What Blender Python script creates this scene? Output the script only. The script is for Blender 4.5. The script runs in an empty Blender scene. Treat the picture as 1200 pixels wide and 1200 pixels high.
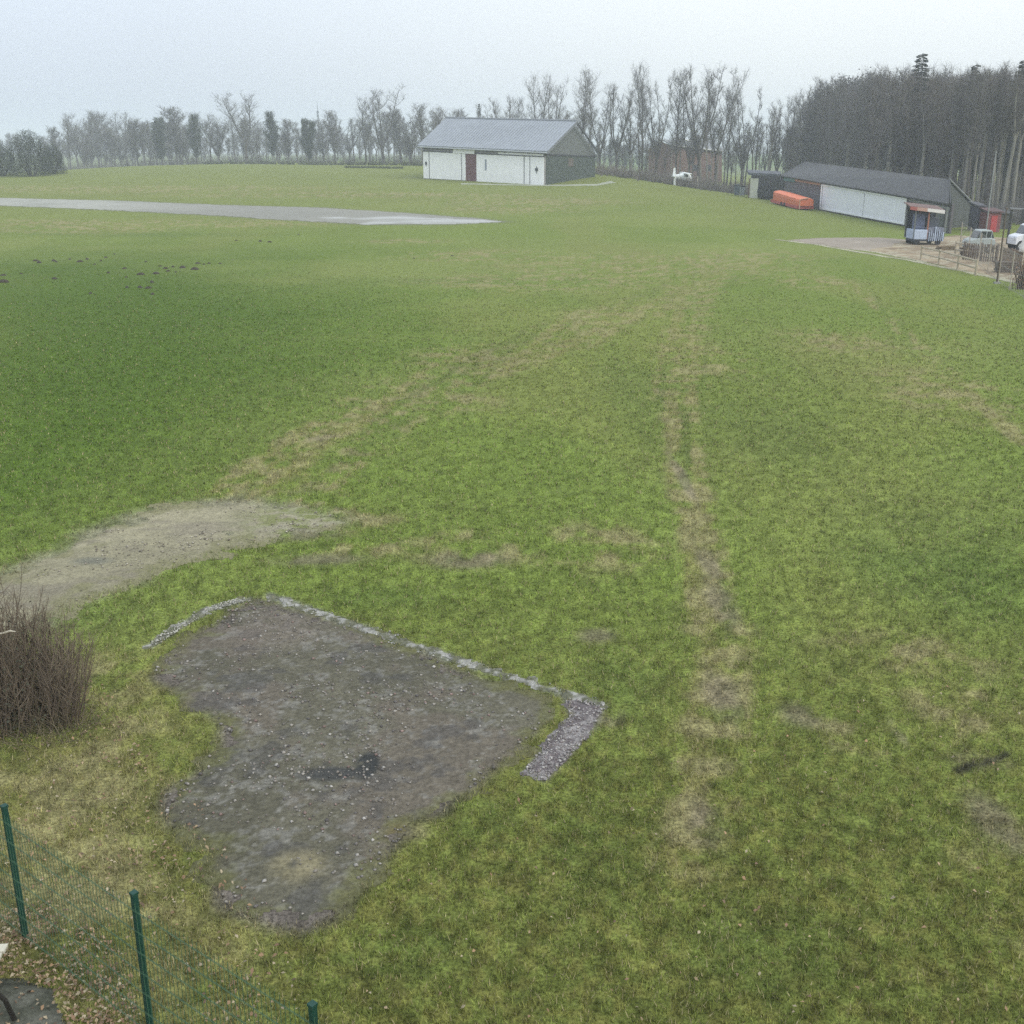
import bpy, math, random
import numpy as np
from mathutils import Vector, Matrix
R = math.radians
random.seed(7); rng = np.random.default_rng(11)
scn = bpy.context.scene
COL = scn.collection

# ------------------------------------------------------------------ camera
F = 1300.0                       # focal length in units of a 1200 px wide frame
PITCH = math.atan(422 / F); CP, SP = math.cos(PITCH), math.sin(PITCH)
H = 7.0
cam = bpy.data.cameras.new("camera"); cam.sensor_width = 36; cam.lens = 36 * F / 1200
cam.clip_start = 0.1; cam.clip_end = 6000
camo = bpy.data.objects.new("camera", cam); COL.objects.link(camo)
camo.location = (0, 0, H); camo.rotation_euler = (math.pi / 2 - PITCH, 0, 0)
scn.camera = camo

# ------------------------------------------------------------------ light: overcast noon
SUN_EL, SUN_AZ = R(34), R(140)
w = bpy.data.worlds.new("World"); scn.world = w; w.use_nodes = True
nt = w.node_tree; nt.nodes.clear()
def wn(t, **k):
    n = nt.nodes.new(t)
    for a, b in k.items(): setattr(n, a, b)
    return n
sky = wn('ShaderNodeTexSky', sky_type='NISHITA', sun_disc=False, sun_elevation=SUN_EL, sun_rotation=SUN_AZ,
         air_density=1.5, dust_density=4.0, ozone_density=1.0)
hsv = wn('ShaderNodeHueSaturation'); hsv.inputs['Saturation'].default_value = 0.25
bg1 = wn('ShaderNodeBackground'); bg1.inputs['Strength'].default_value = 0.05
tc = wn('ShaderNodeTexCoord'); sep = wn('ShaderNodeSeparateXYZ')
# cloud cover: brighter overhead, and brighter towards the east where the cloud is thin
mrz = wn('ShaderNodeMapRange'); mrz.inputs[1].default_value = 0.0; mrz.inputs[2].default_value = 0.9
mrz.inputs[3].default_value = 0.76; mrz.inputs[4].default_value = 1.6
mrx = wn('ShaderNodeMapRange'); mrx.inputs[1].default_value = -0.45; mrx.inputs[2].default_value = 0.30
mrx.interpolation_type = 'SMOOTHSTEP'
cmix = wn('ShaderNodeMix', data_type='RGBA')
cmix.inputs[6].default_value = (0.66, 0.755, 0.91, 1); cmix.inputs[7].default_value = (1.0, 1.06, 1.09, 1)
cn = wn('ShaderNodeTexNoise'); cn.inputs['Scale'].default_value = 2.2; cn.inputs['Detail'].default_value = 3
mrn = wn('ShaderNodeMapRange'); mrn.inputs[1].default_value = 0.3; mrn.inputs[2].default_value = 0.7
mrn.inputs[3].default_value = 0.955; mrn.inputs[4].default_value = 1.045
m1 = wn('ShaderNodeMath', operation='MULTIPLY')
bg2 = wn('ShaderNodeBackground'); add = wn('ShaderNodeAddShader'); out = wn('ShaderNodeOutputWorld')
L = nt.links.new
L(sky.outputs[0], hsv.inputs['Color']); L(hsv.outputs[0], bg1.inputs[0])
L(tc.outputs['Generated'], sep.inputs[0]); L(tc.outputs['Generated'], cn.inputs['Vector'])
L(sep.outputs[2], mrz.inputs[0]); L(sep.outputs[0], mrx.inputs[0]); L(mrx.outputs[0], cmix.inputs[0])
L(cn.outputs[0], mrn.inputs[0]); L(mrz.outputs[0], m1.inputs[0]); L(mrn.outputs[0], m1.inputs[1])
L(cmix.outputs[2], bg2.inputs[0]); L(m1.outputs[0], bg2.inputs[1])
L(bg1.outputs[0], add.inputs[0]); L(bg2.outputs[0], add.inputs[1]); L(add.outputs[0], out.inputs[0])
sl = bpy.data.lights.new("sun", 'SUN'); sl.energy = 0.8; sl.angle = R(25); sl.color = (1, 0.97, 0.92)
so = bpy.data.objects.new("sun", sl); COL.objects.link(so)
sd = Vector((math.sin(SUN_AZ) * math.cos(SUN_EL), math.cos(SUN_AZ) * math.cos(SUN_EL), math.sin(SUN_EL)))
so.rotation_euler = sd.to_track_quat('Z', 'Y').to_euler()
scn.view_settings.view_transform = 'Standard'; scn.view_settings.look = 'None'
scn.view_settings.exposure = 0.0; scn.view_settings.gamma = 1
scn.cycles.max_bounces = 6; scn.cycles.volume_bounces = 1; scn.cycles.diffuse_bounces = 3
scn.cycles.transparent_max_bounces = 6; scn.cycles.use_denoising = False

# ------------------------------------------------------------------ terrain function
def S(t): t = np.clip(t, 0, 1); return t * t * (3 - 2 * t)
def T(x, y):
    x = np.asarray(x, float); y = np.asarray(y, float)
    rise = 4.2 * S((y - 60) / 200)
    lat = (0.15 + 0.85 * S((x + 150) / 80)) * (1 - S((x - 12) / 34))
    lat = lat + (1 - lat) * S((y - 330) / 250)
    und = 0.10 * np.sin(x * .11 + 1) * np.sin(y * .07) * S((y - 25) / 60)
    small = 0.012 * np.sin(x * 1.9 + np.sin(y * .8)) * np.sin(y * 1.5 + .6 * x)
    return rise * lat + und + small
def ray(px, py):
    a, b = px - 600, -(py - 600)
    return np.array([a, F * CP + b * SP, -F * SP + b * CP])
def ground(px, py):
    d = ray(px, py); lo, hi = 1e-4, 3.0
    f = lambda t: H + d[2] * t - float(T(d[0] * t, d[1] * t))
    t = 0.002
    while f(t) > 0 and t < 5: t *= 1.01
    lo, hi = t / 1.01, t
    for _ in range(30):
        m = (lo + hi) / 2
        if f(m) > 0: lo = m
        else: hi = m
    return Vector((d[0] * lo, d[1] * lo, float(T(d[0] * lo, d[1] * lo))))
def at(px, py, Y):
    d = ray(px, py); t = Y / d[1]
    return Vector((d[0] * t, Y, H + d[2] * t))
def stand(px, Y):                # ground point at distance Y under column px
    x = 0.0; z = 0.0
    for _ in range(6):
        x = (px - 600) / F * (Y * CP + (H - z) * SP); z = float(T(x, Y))
    return Vector((x, Y, z))

# ------------------------------------------------------------------ noise + masks in numpy
def _h(ix, iy, s):
    n = (ix.astype(np.int64) * 374761393 + iy.astype(np.int64) * 668265263 + s * 974711) & 0x7fffffff
    n = (n ^ (n >> 13)) * 1274126177 & 0x7fffffff
    return ((n ^ (n >> 16)) & 0xffff) / 65535.0
def vn(x, y, s=0):
    ix, iy = np.floor(x), np.floor(y); fx, fy = x - ix, y - iy
    fx = fx * fx * (3 - 2 * fx); fy = fy * fy * (3 - 2 * fy)
    a, b, c, d = _h(ix, iy, s), _h(ix + 1, iy, s), _h(ix, iy + 1, s), _h(ix + 1, iy + 1, s)
    return (a * (1 - fx) + b * fx) * (1 - fy) + (c * (1 - fx) + d * fx) * fy
def fbm(x, y, sc, s=0, o=4):
    v = 0; amp = .5; tot = 0
    for k in range(o):
        v = v + amp * vn(x / sc * 2 ** k + 17 * k, y / sc * 2 ** k - 9 * k, s + k); tot += amp; amp *= .55
    return v / tot
def gp(pts): return np.array([[*ground(*p)[:2]] for p in pts])
def sdist(X, Y, P, closed=True):          # signed distance (negative inside) or distance to polyline
    n = len(P); d2 = np.full(X.shape, 1e12); ins = np.zeros(X.shape, bool)
    for i in range(n if closed else n - 1):
        ax, ay = P[i]; bx, by = P[(i + 1) % n]; ex, ey = bx - ax, by - ay
        t = np.clip(((X - ax) * ex + (Y - ay) * ey) / (ex * ex + ey * ey + 1e-12), 0, 1)
        d2 = np.minimum(d2, (X - ax - t * ex) ** 2 + (Y - ay - t * ey) ** 2)
        if closed:
            c = (ay > Y) != (by > Y)
            ins ^= c & (X < ex * (Y - ay) / (ey if abs(ey) > 1e-12 else 1e-12) + ax)
    d = np.sqrt(d2)
    return np.where(ins, -d, d) if closed else d
PAD = gp([(300,702),(330,708),(420,737),(520,777),(605,806),(640,820),(648,832),(628,862),(600,885),(555,925),(520,955),(478,962),(468,985),
          (440,1025),(400,1068),(360,1088),(300,1076),(262,1062),(245,1030),(255,1000),(225,985),(195,960),(190,935),(215,915),(255,878),
          (258,848),(222,836),(205,815),(175,795),(200,765),(240,740),(270,715)])
STRIP_A = gp([(176,757),(240,716),(290,702)])
STRIP_B = gp([(316,698),(400,727),(480,755),(560,782),(620,800),(700,826)])
STRIP_C = gp([(660,818),(712,826),(694,858),(668,888),(640,916),(614,905),(640,872),(668,840)])
PATH = gp([(-120,760),(-60,705),(30,665),(100,628),(170,604),(240,589),(300,587),(350,592),(385,602),(402,612),(375,622),(320,630),(270,641),(200,663),(130,690),(72,713),(0,748),(-60,800)])
RUNWAY = gp([(-260,228),(-100,230),(0,232),(130,235),(250,240),(380,243.5),(480,250),(560,256),(594,260),(530,263),(430,263.5),(350,258.5),(250,252.5),(120,246),(0,241),(-260,238)])
RUNWAY_PALE = gp([(395,256),(450,255),(520,257),(592,260),(530,263),(430,263)])
APRON = gp([(925,281.5),(960,279),(1030,278.5),(1062,281),(1050,290),(1015,294),(985,291)])
YARD = gp([(1012,292),(1030,280),(1066,283),(1120,276),(1260,282),(1260,345),(1200,331),(1130,317),(1080,306),(1040,299)])
LUSH = gp([(-200,300),(0,296),(200,292),(330,300),(410,360),(440,420),(300,520),(200,580),(90,620),(0,655),(-200,700)])
DRYLEFT = gp([(-200,760),(60,760),(170,765),(200,830),(215,900),(180,960),(230,1040),(330,1100),(260,1230),(-100,1300)])
SCAR = gp([(1124,904),(1140,896),(1158,893),(1180,885)])
def blob(X, Y, px, py, rx, ry, soft=1.0):
    c = ground(px, py); ex = abs(ground(px + rx, py).x - c.x); ey = max(abs(ground(px, py - ry).y - c.y), abs(ground(px, py + ry).y - c.y) * .8)
    d = np.sqrt(((X - c.x) / ex) ** 2 + ((Y - c.y) / ey) ** 2)
    return S((1.35 - d) / soft)
BL_STRAW = [(640,330,160,12),(820,420,60,20),(520,470,70,14),(980,400,70,16),(150,222,260,5),(420,228,240,4),(120,262,240,5),(620,236,120,6),(760,310,200,14),(330,597,80,15),(300,600,50,14),(390,600,40,12),(430,640,60,14),(360,600,70,13),(420,610,60,12),(345,560,60,14),(372,520,48,17),(330,550,60,16),(400,610,75,16),(300,600,60,14),(570,640,110,22),(700,640,80,30),(560,420,90,14),(705,370,50,10),
            (1060,770,110,30),(1000,860,50,25),(1130,830,70,40),(820,960,40,50),(1170,1040,40,70),(700,320,130,12),(880,300,90,8),(1110,460,90,30),
            (560,300,110,8),(350,1010,34,22),(840,740,45,40),(600,245,90,5),(250,262,160,5),(90,268,130,6),(470,283,60,3),(950,330,60,10)]
BL_SOIL = [(370,656,62,7),(548,656,52,11),(340,628,60,7),(845,705,18,30),(845,815,24,30),(945,838,34,16),(1150,893,38,13),(1168,965,30,40),
           (830,660,14,20),(830,970,24,34),(1052,858,7,16),(700,745,26,9),(715,840,18,12),(800,560,8,30),(380,515,22,6),(110,655,26,4),(480,975,24,12)]
TRACKS = [([(230,600),(300,560),(380,505),(470,455),(560,421),(640,389),(720,366),(800,338),(900,300)], .6), ([(350,600),(420,530),(500,465),(600,425),(690,396),(800,348),(880,318)], .45),
          ([(795,430),(797,500),(806,560),(820,620),(828,700),(845,742),(850,790),(838,850),(828,920),(812,1010)], .30),
          ([(830,300),(812,350),(798,420),(796,470)], .5), ([(1000,330),(1090,420),(1200,520)], .16)]
TR = [(gp(p), wd) for p, wd in TRACKS]
DARKB = [(160,275,190,3),(560,330,200,5),(760,470,60,60),(880,480,80,60),(1100,680,110,50),(450,700,80,14),(80,720,90,20),(730,800,50,40),(700,1000,60,60),(1100,640,120,60),
         (480,1120,90,40),(560,960,40,30),(1040,960,70,50),(900,1120,110,60)]
C = lambda r, g, b: np.array([r, g, b])
def ground_rgb(X, Y):
    D = np.sqrt(X * X + Y * Y)
    n1 = fbm(X, Y, 14, 1); n2 = fbm(X, Y, 2.2, 5); n3 = fbm(X, Y, .45, 9); n4 = fbm(X, Y, 60, 13, 3); n5 = fbm(X, Y * .35, 6, 40)
    def mix(a, b, m): return a + (b - a) * np.clip(m, 0, 1)[..., None]
    base = mix(C(.152, .204, .040), C(.186, .224, .058), S((n1 * .85 + n2 * .15 - .3) / .4))
    base = mix(base, C(.215, .215, .066), S((n5 - .50) / .25) * .35)
    far = S((D - 60) / 110)
    base = mix(base, C(.178, .200, .048), far * .85)
    near = 1 - S((D - 9) / 11)
    base = mix(base, C(.142, .160, .040), near * .8)
    base = mix(base, C(.195, .176, .052), near * S((fbm(X, Y, .10, 19, 2) - .40) / .3) * .5)
    dl = sdist(X, Y, LUSH) + ((n2 - .5) * 6 + (n1 - .5) * 12) * np.clip(D / 70, .2, 1) + (n3 - .5) * 1.5
    base = mix(base, C(.074, .126, .014), S(-dl / (3 + D * .26) + .42) * (.92 - .35 * S((D - 70) / 50)))
    for (px, py, rx, ry) in DARKB:
        base = mix(base, C(.070, .122, .026), blob(X, Y, px, py, rx, ry) * S((n2 - .1) / .5) * .30)
    rut = np.zeros(X.shape); straw = np.zeros(X.shape); soil = np.zeros(X.shape)
    wob = (n2 - .5) * .7 + (n3 - .5) * .5
    for b in BL_STRAW: straw = np.maximum(straw, blob(X, Y, *b) * S((n2 * .3 + n3 * .7 - .40) / .22) * .85)
    for P, wd in TR:
        d = sdist(X, Y, P, False)
        wv = wd * (1 + np.clip(D - 20, 0, 200) / 45)
        ax = P[-1] - P[0]; ax = ax / np.hypot(*ax); uu = X * ax[0] + Y * ax[1]; vv = -X * ax[1] + Y * ax[0]
        stk = fbm(vv, uu * .06, .30 * (1 + np.clip(D - 20, 0, 99) / 60), 63, 2)
        band = S(1.8 - d / wv + wob) * (1 - .25 * S((D - 22) / 40))
        straw = np.maximum(straw, band * S((stk * .5 + n3 * .5 - .44) / .16) * .85)
        rut = np.maximum(rut, band * S((.42 - stk + (n3 - .5) * .3) / .12))
    dd = sdist(X, Y, DRYLEFT) + wob * 1.0
    straw = np.maximum(straw, S(.5 - dd / 1.2) * S((n3 * .6 + n2 * .4 - .34) / .2) * .75)
    base = mix(base, C(.225, .195, .078), straw * .70)
    base = mix(base, C(.34, .30, .16), straw * S((n3 - .50) / .12) * .50)
    base = mix(base, C(.085, .105, .035), rut * .28)
    for b in BL_SOIL: soil = np.maximum(soil, blob(X, Y, *b, soft=.9) * S((n3 * .6 + n2 * .4 - .32) / .18))
    base = mix(base, C(.190, .155, .110), soil * .65)
    dk = sdist(X, Y, SCAR, False); base = mix(base, C(.050, .045, .036), S((.11 - dk + (n3 - .5) * .12) / .07) * .85)
    # moss and thin turf round the pad, then worn verges of the gravel surfaces
    dp = sdist(X, Y, PAD); db = np.minimum(sdist(X, Y, STRIP_B, False), sdist(X, Y, STRIP_A, False))
    moss = S(1 - dp / .55) * S((n3 - .25) / .3)
    base = mix(base, C(.150, .150, .042), moss * .5)
    base = mix(base, C(.145, .125, .105), S((.12 - dp + wob * .4) / .3))
    dc = sdist(X, Y, STRIP_C)
    base = mix(base, C(.20, .18, .17), S((.07 - dc + wob * .2) / .15) * .9)
    base = mix(base, C(.23, .23, .20), S((.13 - db + wob * .15) / .12) * S((n3 - .3) / .2) * .8)
    dpa = sdist(X, Y, PATH)
    base = mix(base, C(.24, .22, .155), S((.5 - dpa + wob * 1.3) / .9) * .85)
    dr = sdist(X, Y, RUNWAY)
    base = mix(base, C(.15, .15, .10), S((1.5 - dr) / 2) * .7)
    dy = np.minimum(sdist(X, Y, YARD), sdist(X, Y, APRON))
    base = mix(base, C(.27, .235, .155), S((.8 - dy + wob) / 1.4) * .9)
    # far fields
    fld = S((Y - 330) / 60)
    fc = np.where((vn(X / 260, Y / 190, 77) > .5)[..., None], C(.13, .18, .06), C(.17, .20, .09))
    base = mix(base, fc, fld)
    fine = .70 + .6 * vn(X / .14, Y / .16, 33); med = .55 + .9 * fbm(X, Y, .085, 35, 2); big = .93 + .14 * fbm(X, Y * .5, 3.5, 37, 3)
    base = base * ((1 + (fine - 1) * np.clip(1.3 - D / 60, .2, 1)) * (1 + (med - 1) * np.clip(1.2 - D / 50, .2, 1)) * big)[..., None]
    return base, straw, soil, dp, dpa

# ------------------------------------------------------------------ materials
MATS = {}
def mat(name, rgb, rough=.8, noise=0, nscale=6, metal=0, bump=0, dark=.5, stretch=None, attr=None, spec=.3):
    if name in MATS: return MATS[name]
    m = bpy.data.materials.new(name); m.use_nodes = True; t = m.node_tree; b = t.nodes['Principled BSDF']
    b.inputs['Base Color'].default_value = (*rgb, 1); b.inputs['Roughness'].default_value = rough; b.inputs['Metallic'].default_value = metal
    b.inputs['Specular IOR Level'].default_value = spec
    src = None
    if attr:
        a = t.nodes.new('ShaderNodeAttribute'); a.attribute_name = attr; src = a.outputs['Color']; t.links.new(src, b.inputs['Base Color'])
    if noise:
        tcn = t.nodes.new('ShaderNodeTexCoord'); mp = t.nodes.new('ShaderNodeMapping')
        if stretch: mp.inputs['Scale'].default_value = stretch
        n = t.nodes.new('ShaderNodeTexNoise'); n.inputs['Scale'].default_value = nscale; n.inputs['Detail'].default_value = 6; n.inputs['Roughness'].default_value = .65
        t.links.new(tcn.outputs['Object'], mp.inputs[0]); t.links.new(mp.outputs[0], n.inputs['Vector'])
        r = t.nodes.new('ShaderNodeMapRange'); r.inputs[1].default_value = .3; r.inputs[2].default_value = .7
        r.inputs[3].default_value = 1 - noise; r.inputs[4].default_value = 1 + noise * .6
        t.links.new(n.outputs[0], r.inputs[0])
        vm = t.nodes.new('ShaderNodeVectorMath'); vm.operation = 'SCALE'
        if src: t.links.new(src, vm.inputs[0])
        else: vm.inputs[0].default_value = rgb
        t.links.new(r.outputs[0], vm.inputs['Scale']); t.links.new(vm.outputs[0], b.inputs['Base Color'])
        if bump:
            bp = t.nodes.new('ShaderNodeBump'); bp.inputs['Strength'].default_value = bump; bp.inputs['Distance'].default_value = .03
            t.links.new(n.outputs[0], bp.inputs['Height']); t.links.new(bp.outputs[0], b.inputs['Normal'])
    MATS[name] = m; return m

# ------------------------------------------------------------------ mesh builder
class MB:
    def __init__(s): s.v = []; s.f = []; s.c = []
    def quad(s, *p, c=None):
        i = len(s.v); s.v += [tuple(q) for q in p]; s.f.append(tuple(range(i, i + len(p)))); return s
    def prism(s, poly, vec):      # extrude polygon by vec
        i = len(s.v); n = len(poly); vec = Vector(vec)
        s.v += [tuple(p) for p in poly] + [tuple(Vector(p) + vec) for p in poly]
        s.f.append(tuple(range(i + n - 1, i - 1, -1))); s.f.append(tuple(range(i + n, i + 2 * n)))
        for k in range(n): s.f.append((i + k, i + (k + 1) % n, i + n + (k + 1) % n, i + n + k))
        return s
    def box(s, c, d, rz=0):
        c = Vector(c); hx, hy, hz = d[0] / 2, d[1] / 2, d[2] / 2; m = Matrix.Rotation(rz, 3, 'Z')
        P = [c + m @ Vector((sx * hx, sy * hy, -hz)) for sx, sy in ((-1, -1), (1, -1), (1, 1), (-1, 1))]
        return s.prism(P, (0, 0, 2 * hz))
    def tube(s, pts, rad, n=6, cap=True):
        i0 = len(s.v); pts = [Vector(p) for p in pts]
        for k, p in enumerate(pts):
            a = pts[max(k - 1, 0)]; b = pts[min(k + 1, len(pts) - 1)]; d = (b - a)
            d = d.normalized() if d.length > 1e-9 else Vector((0, 0, 1))
            u = d.orthogonal().normalized(); vv = d.cross(u)
            if abs(d.z) > .5: u = (Vector((1, 0, 0)) - d * d.x).normalized(); vv = d.cross(u)
            r = rad[k] if isinstance(rad, (list, tuple)) else rad
            for j in range(n):
                a_ = 2 * math.pi * j / n; s.v.append(tuple(p + u * (r * math.cos(a_)) + vv * (r * math.sin(a_))))
        for k in range(len(pts) - 1):
            for j in range(n):
                a = i0 + k * n + j; b = i0 + k * n + (j + 1) % n; s.f.append((a, b, b + n, a + n))
        if cap:
            s.f.append(tuple(range(i0 + n - 1, i0 - 1, -1))); e = i0 + (len(pts) - 1) * n; s.f.append(tuple(range(e, e + n)))
        return s
    def loft(s, rings, cap=True):
        i0 = len(s.v); n = len(rings[0])
        for r in rings: s.v += [tuple(p) for p in r]
        for k in range(len(rings) - 1):
            for j in range(n):
                a = i0 + k * n + j; b = i0 + k * n + (j + 1) % n; s.f.append((a, b, b + n, a + n))
        if cap:
            s.f.append(tuple(range(i0 + n - 1, i0 - 1, -1))); e = i0 + (len(rings) - 1) * n; s.f.append(tuple(range(e, e + n)))
        return s
    def build(s, name, m, parent=None, smooth=False, bevel=0):
        me = bpy.data.meshes.new(name); me.from_pydata(s.v, [], s.f); me.materials.append(m)
        if smooth: me.polygons.foreach_set('use_smooth', [True] * len(me.polygons))
        o = bpy.data.objects.new(name, me); COL.objects.link(o)
        if parent: o.parent = parent; o.matrix_parent_inverse = Matrix.Translation(-Vector(parent.location)) if not parent.get('_local') else Matrix.Identity(4)
        if bevel:
            b = o.modifiers.new('bevel', 'BEVEL'); b.width = bevel; b.segments = 2; b.limit_method = 'ANGLE'
        return o
def tag(o, label=None, cat=None, group=None, kind=None):
    if label: o['label'] = label
    if cat: o['category'] = cat
    if group: o['group'] = group
    if kind: o['kind'] = kind
    return o
def thing(name, label, cat, loc=(0, 0, 0), rz=0, group=None, local=False):
    o = bpy.data.objects.new(name, None); o.empty_display_size = .2; COL.objects.link(o)
    o.location = loc; o.rotation_euler = (0, 0, rz)
    if local: o['_local'] = 1
    return tag(o, label, cat, group)
def copy_tree(o, parent=None):
    c = o.copy(); COL.objects.link(c); c.parent = parent
    for ch in o.children: copy_tree(ch, c)
    return c
def np_mesh(name, V, Fc, m, colors=None, smooth=False):
    me = bpy.data.meshes.new(name); n = Fc.shape[1]
    me.vertices.add(len(V)); me.vertices.foreach_set('co', V.astype(np.float32).ravel())
    me.loops.add(Fc.size); me.loops.foreach_set('vertex_index', Fc.astype(np.int32).ravel())
    me.polygons.add(len(Fc)); me.polygons.foreach_set('loop_start', np.arange(0, Fc.size, n, dtype=np.int32))
    me.polygons.foreach_set('loop_total', np.full(len(Fc), n, np.int32))
    if smooth: me.polygons.foreach_set('use_smooth', np.ones(len(Fc), bool))
    me.update(calc_edges=True)
    if colors is not None:
        a = me.color_attributes.new('Col', 'FLOAT_COLOR', 'POINT')
        a.data.foreach_set('color', np.c_[colors, np.ones(len(colors))].astype(np.float32).ravel())
    me.materials.append(m); o = bpy.data.objects.new(name, me); COL.objects.link(o); return o

# ------------------------------------------------------------------ ground
rows = np.concatenate([[-300, -120, -40, -10, 0, 1.5], 2.6 * (2600 / 2.6) ** np.linspace(0, 1, 720)])
cols = np.concatenate([np.linspace(-4, -1.7, 20)[:-1], np.linspace(-1.7, -.66, 230)[:-1], np.linspace(-.66, .66, 860), np.linspace(.66, 1.7, 230)[1:], np.linspace(1.7, 4, 20)[1:]])
GY, GU = np.meshgrid(rows, cols, indexing='ij'); GX = GU * (np.abs(GY) + 3)
gz = T(GX, GY); rgb, straw, soil, dpad, dpath = ground_rgb(GX, GY)
# low lumps of turf close by
D = np.hypot(GX, GY)
gz = gz + (fbm(GX, GY, .3, 3) - .5) * .016 * np.clip(1.6 - D / 35, 0, 1) * (S(dpad / .3) * S(dpath / .5))
nr, nc = GX.shape; idx = np.arange(nr * nc).reshape(nr, nc)
Fq = np.stack([idx[:-1, :-1], idx[:-1, 1:], idx[1:, 1:], idx[1:, :-1]], -1).reshape(-1, 4)
gm = mat('turf', (.1, .14, .04), .95, noise=.75, nscale=24, bump=1.0, attr='Col', spec=.08)
g = np_mesh('ground', np.c_[GX.ravel(), GY.ravel(), gz.ravel()], Fq, gm, rgb.reshape(-1, 3), smooth=True)
tag(g, kind='structure')

def sheet(name, P, cell, m, lift, wobble=.25, wscale=.5, kind='structure', label=None, cat=None, strip=None, colf=None):
    lo, hi = P.min(0) - (1 if strip else .3), P.max(0) + (1 if strip else .3)
    cx, cy = (cell, cell) if np.isscalar(cell) else cell
    xs = np.arange(lo[0], hi[0] + cx, cx); ys = np.arange(lo[1], hi[1] + cy, cy)
    X, Y = np.meshgrid(xs, ys, indexing='ij')
    f = lambda a, b: (sdist(a, b, P, False) - strip if strip else sdist(a, b, P)) + (fbm(a, b, wscale, 21) - .5) * wobble
    d = f(X + cx / 2, Y + cy / 2)
    V = np.c_[X.ravel(), Y.ravel(), (T(X, Y) + lift * np.clip(-f(X, Y) / (6 * cx) + .15, .1, 1) + (fbm(X, Y, .12, 8, 3) - .5) * min(.014, lift)).ravel()]
    id_ = np.arange(X.size).reshape(X.shape)
    q = np.stack([id_[:-1, :-1], id_[1:, :-1], id_[1:, 1:], id_[:-1, 1:]], -1)[d[:-1, :-1] < 0].reshape(-1, 4)
    used, inv = np.unique(q, return_inverse=True)
    V = V[used]; c = colf(V[:, 0], V[:, 1]) if colf else None
    o = np_mesh(name, V, inv.reshape(-1, 4), m, c); tag(o, label, cat, None, kind); return o
def mixc(a, b, m): return a + (b - a) * np.clip(m, 0, 1)[..., None]
def padcol(X, Y):
    a = fbm(X, Y, 1.6, 51); b = fbm(X, Y, .25, 55); c = fbm(X, Y, .07, 58, 2)
    r = mixc(C(.106, .099, .070), C(.134, .124, .088), S((a - .3) / .4))
    r = mixc(r, C(.150, .125, .100), S((fbm(X, Y, 1.1, 61) - .5) / .15) * .6)
    r = mixc(r, C(.235, .225, .20), S((b * .5 + c * .5 - .52) / .14) * .55)
    r = mixc(r, C(.075, .072, .07), S((fbm(X, Y, .5, 71) - .60) / .08) * .5)
    for px, py, rx, ry, cc, k in ((430,898,15,16,C(.045,.047,.045),1.6),(390,908,42,9,C(.065,.065,.06),1.2),(350,1015,34,20,C(.30,.26,.15),.6),(330,735,60,26,C(.20,.165,.135),.5),(470,975,22,10,C(.2,.12,.08),.6)):
        r = mixc(r, cc, blob(X, Y, px, py, rx, ry) * k * S((b - .15) / .3))
    dp = sdist(X, Y, PAD)
    r = mixc(r, C(.125, .125, .045), S((dp + .30 + (b - .5) * .7) / .3) * .7)
    return r * (.82 + .36 * vn(X / .05, Y / .05, 90))[..., None]
gravel = mat('gravel', (.3, .3, .3), .9, noise=.4, nscale=22, bump=1.0, attr='Col', spec=.1)
sheet('gravel_pad', PAD, .03, gravel, .014, .95, .5, colf=padcol)
edgecol = lambda X, Y: mixc(C(.14, .14, .095), C(.33, .32, .29), S((fbm(X, Y, .14, 5, 2) - .42) / .2)) * (.8 + .4 * vn(X / .06, Y / .06, 9))[..., None]
sheet('stone_edging', STRIP_A, .025, gravel, .022, .34, .16, strip=.075, colf=edgecol, kind='structure')
sheet('stone_edging', STRIP_B, .025, gravel, .022, .34, .16, strip=.095, colf=edgecol, kind='structure')
sheet('gravel_strip', STRIP_C, .025, gravel, .018, .38, .25, colf=lambda X, Y: mixc(C(.15, .13, .13), C(.27, .25, .24), S((fbm(X, Y, .12, 5, 2) - .42) / .2)))
def pathcol(X, Y):
    a = fbm(X, Y, 2.0, 31); b = fbm(X, Y, .3, 35)
    r = mixc(C(.250, .228, .150), C(.325, .295, .195), S((a - .3) / .4))
    r = mixc(r, C(.15, .15, .12), blob(X, Y, 108, 658, 26, 5) * .8)
    r = mixc(r, C(.19, .165, .13), S((fbm(X, Y * 3, 2, 37) - .55) / .12) * .5)
    r = mixc(r, C(.20, .19, .10), S((sdist(X, Y, PATH) + .5 + (b - .5) * 1.6) / .5) * .8)
    tail = blob(X, Y, 375, 607, 95, 26); r = mixc(r, C(.185, .20, .075), tail * S((b * .6 + a * .4 - .40) / .10) * .95); r = mixc(r, C(.33, .31, .22), tail * S((fbm(X, Y * 2, .25, 77) - .5) / .12) * .6)
    return r * (.85 + .3 * vn(X / .07, Y / .07, 44))[..., None]
sheet('gravel_path', PATH, (.05, .07), gravel, .012, 2.2, .7, colf=pathcol)
asphalt = mat('asphalt', (.3, .3, .3), .85, noise=.12, nscale=1.2, attr='Col')
def rwcol(X, Y):
    d = sdist(X, Y, RUNWAY_PALE) + (fbm(X, Y, 5, 3) - .5) * 9
    r = mixc(C(.235, .235, .195), C(.30, .295, .25), S((fbm(X, Y, 6, 2) - .3) / .4))
    r = mixc(r, C(.19, .18, .15), S((X + 50) / 20) * .7)
    r = mixc(r, C(.37, .37, .35), S((1.2 - d) / 2.5) * (.45 + .55 * S((fbm(X * .25, Y, 1.5, 6) - .35) / .2)))
    return r
sheet('runway', RUNWAY, (.35, .4), asphalt, .06, 1.0, 3, colf=rwcol)
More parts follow.
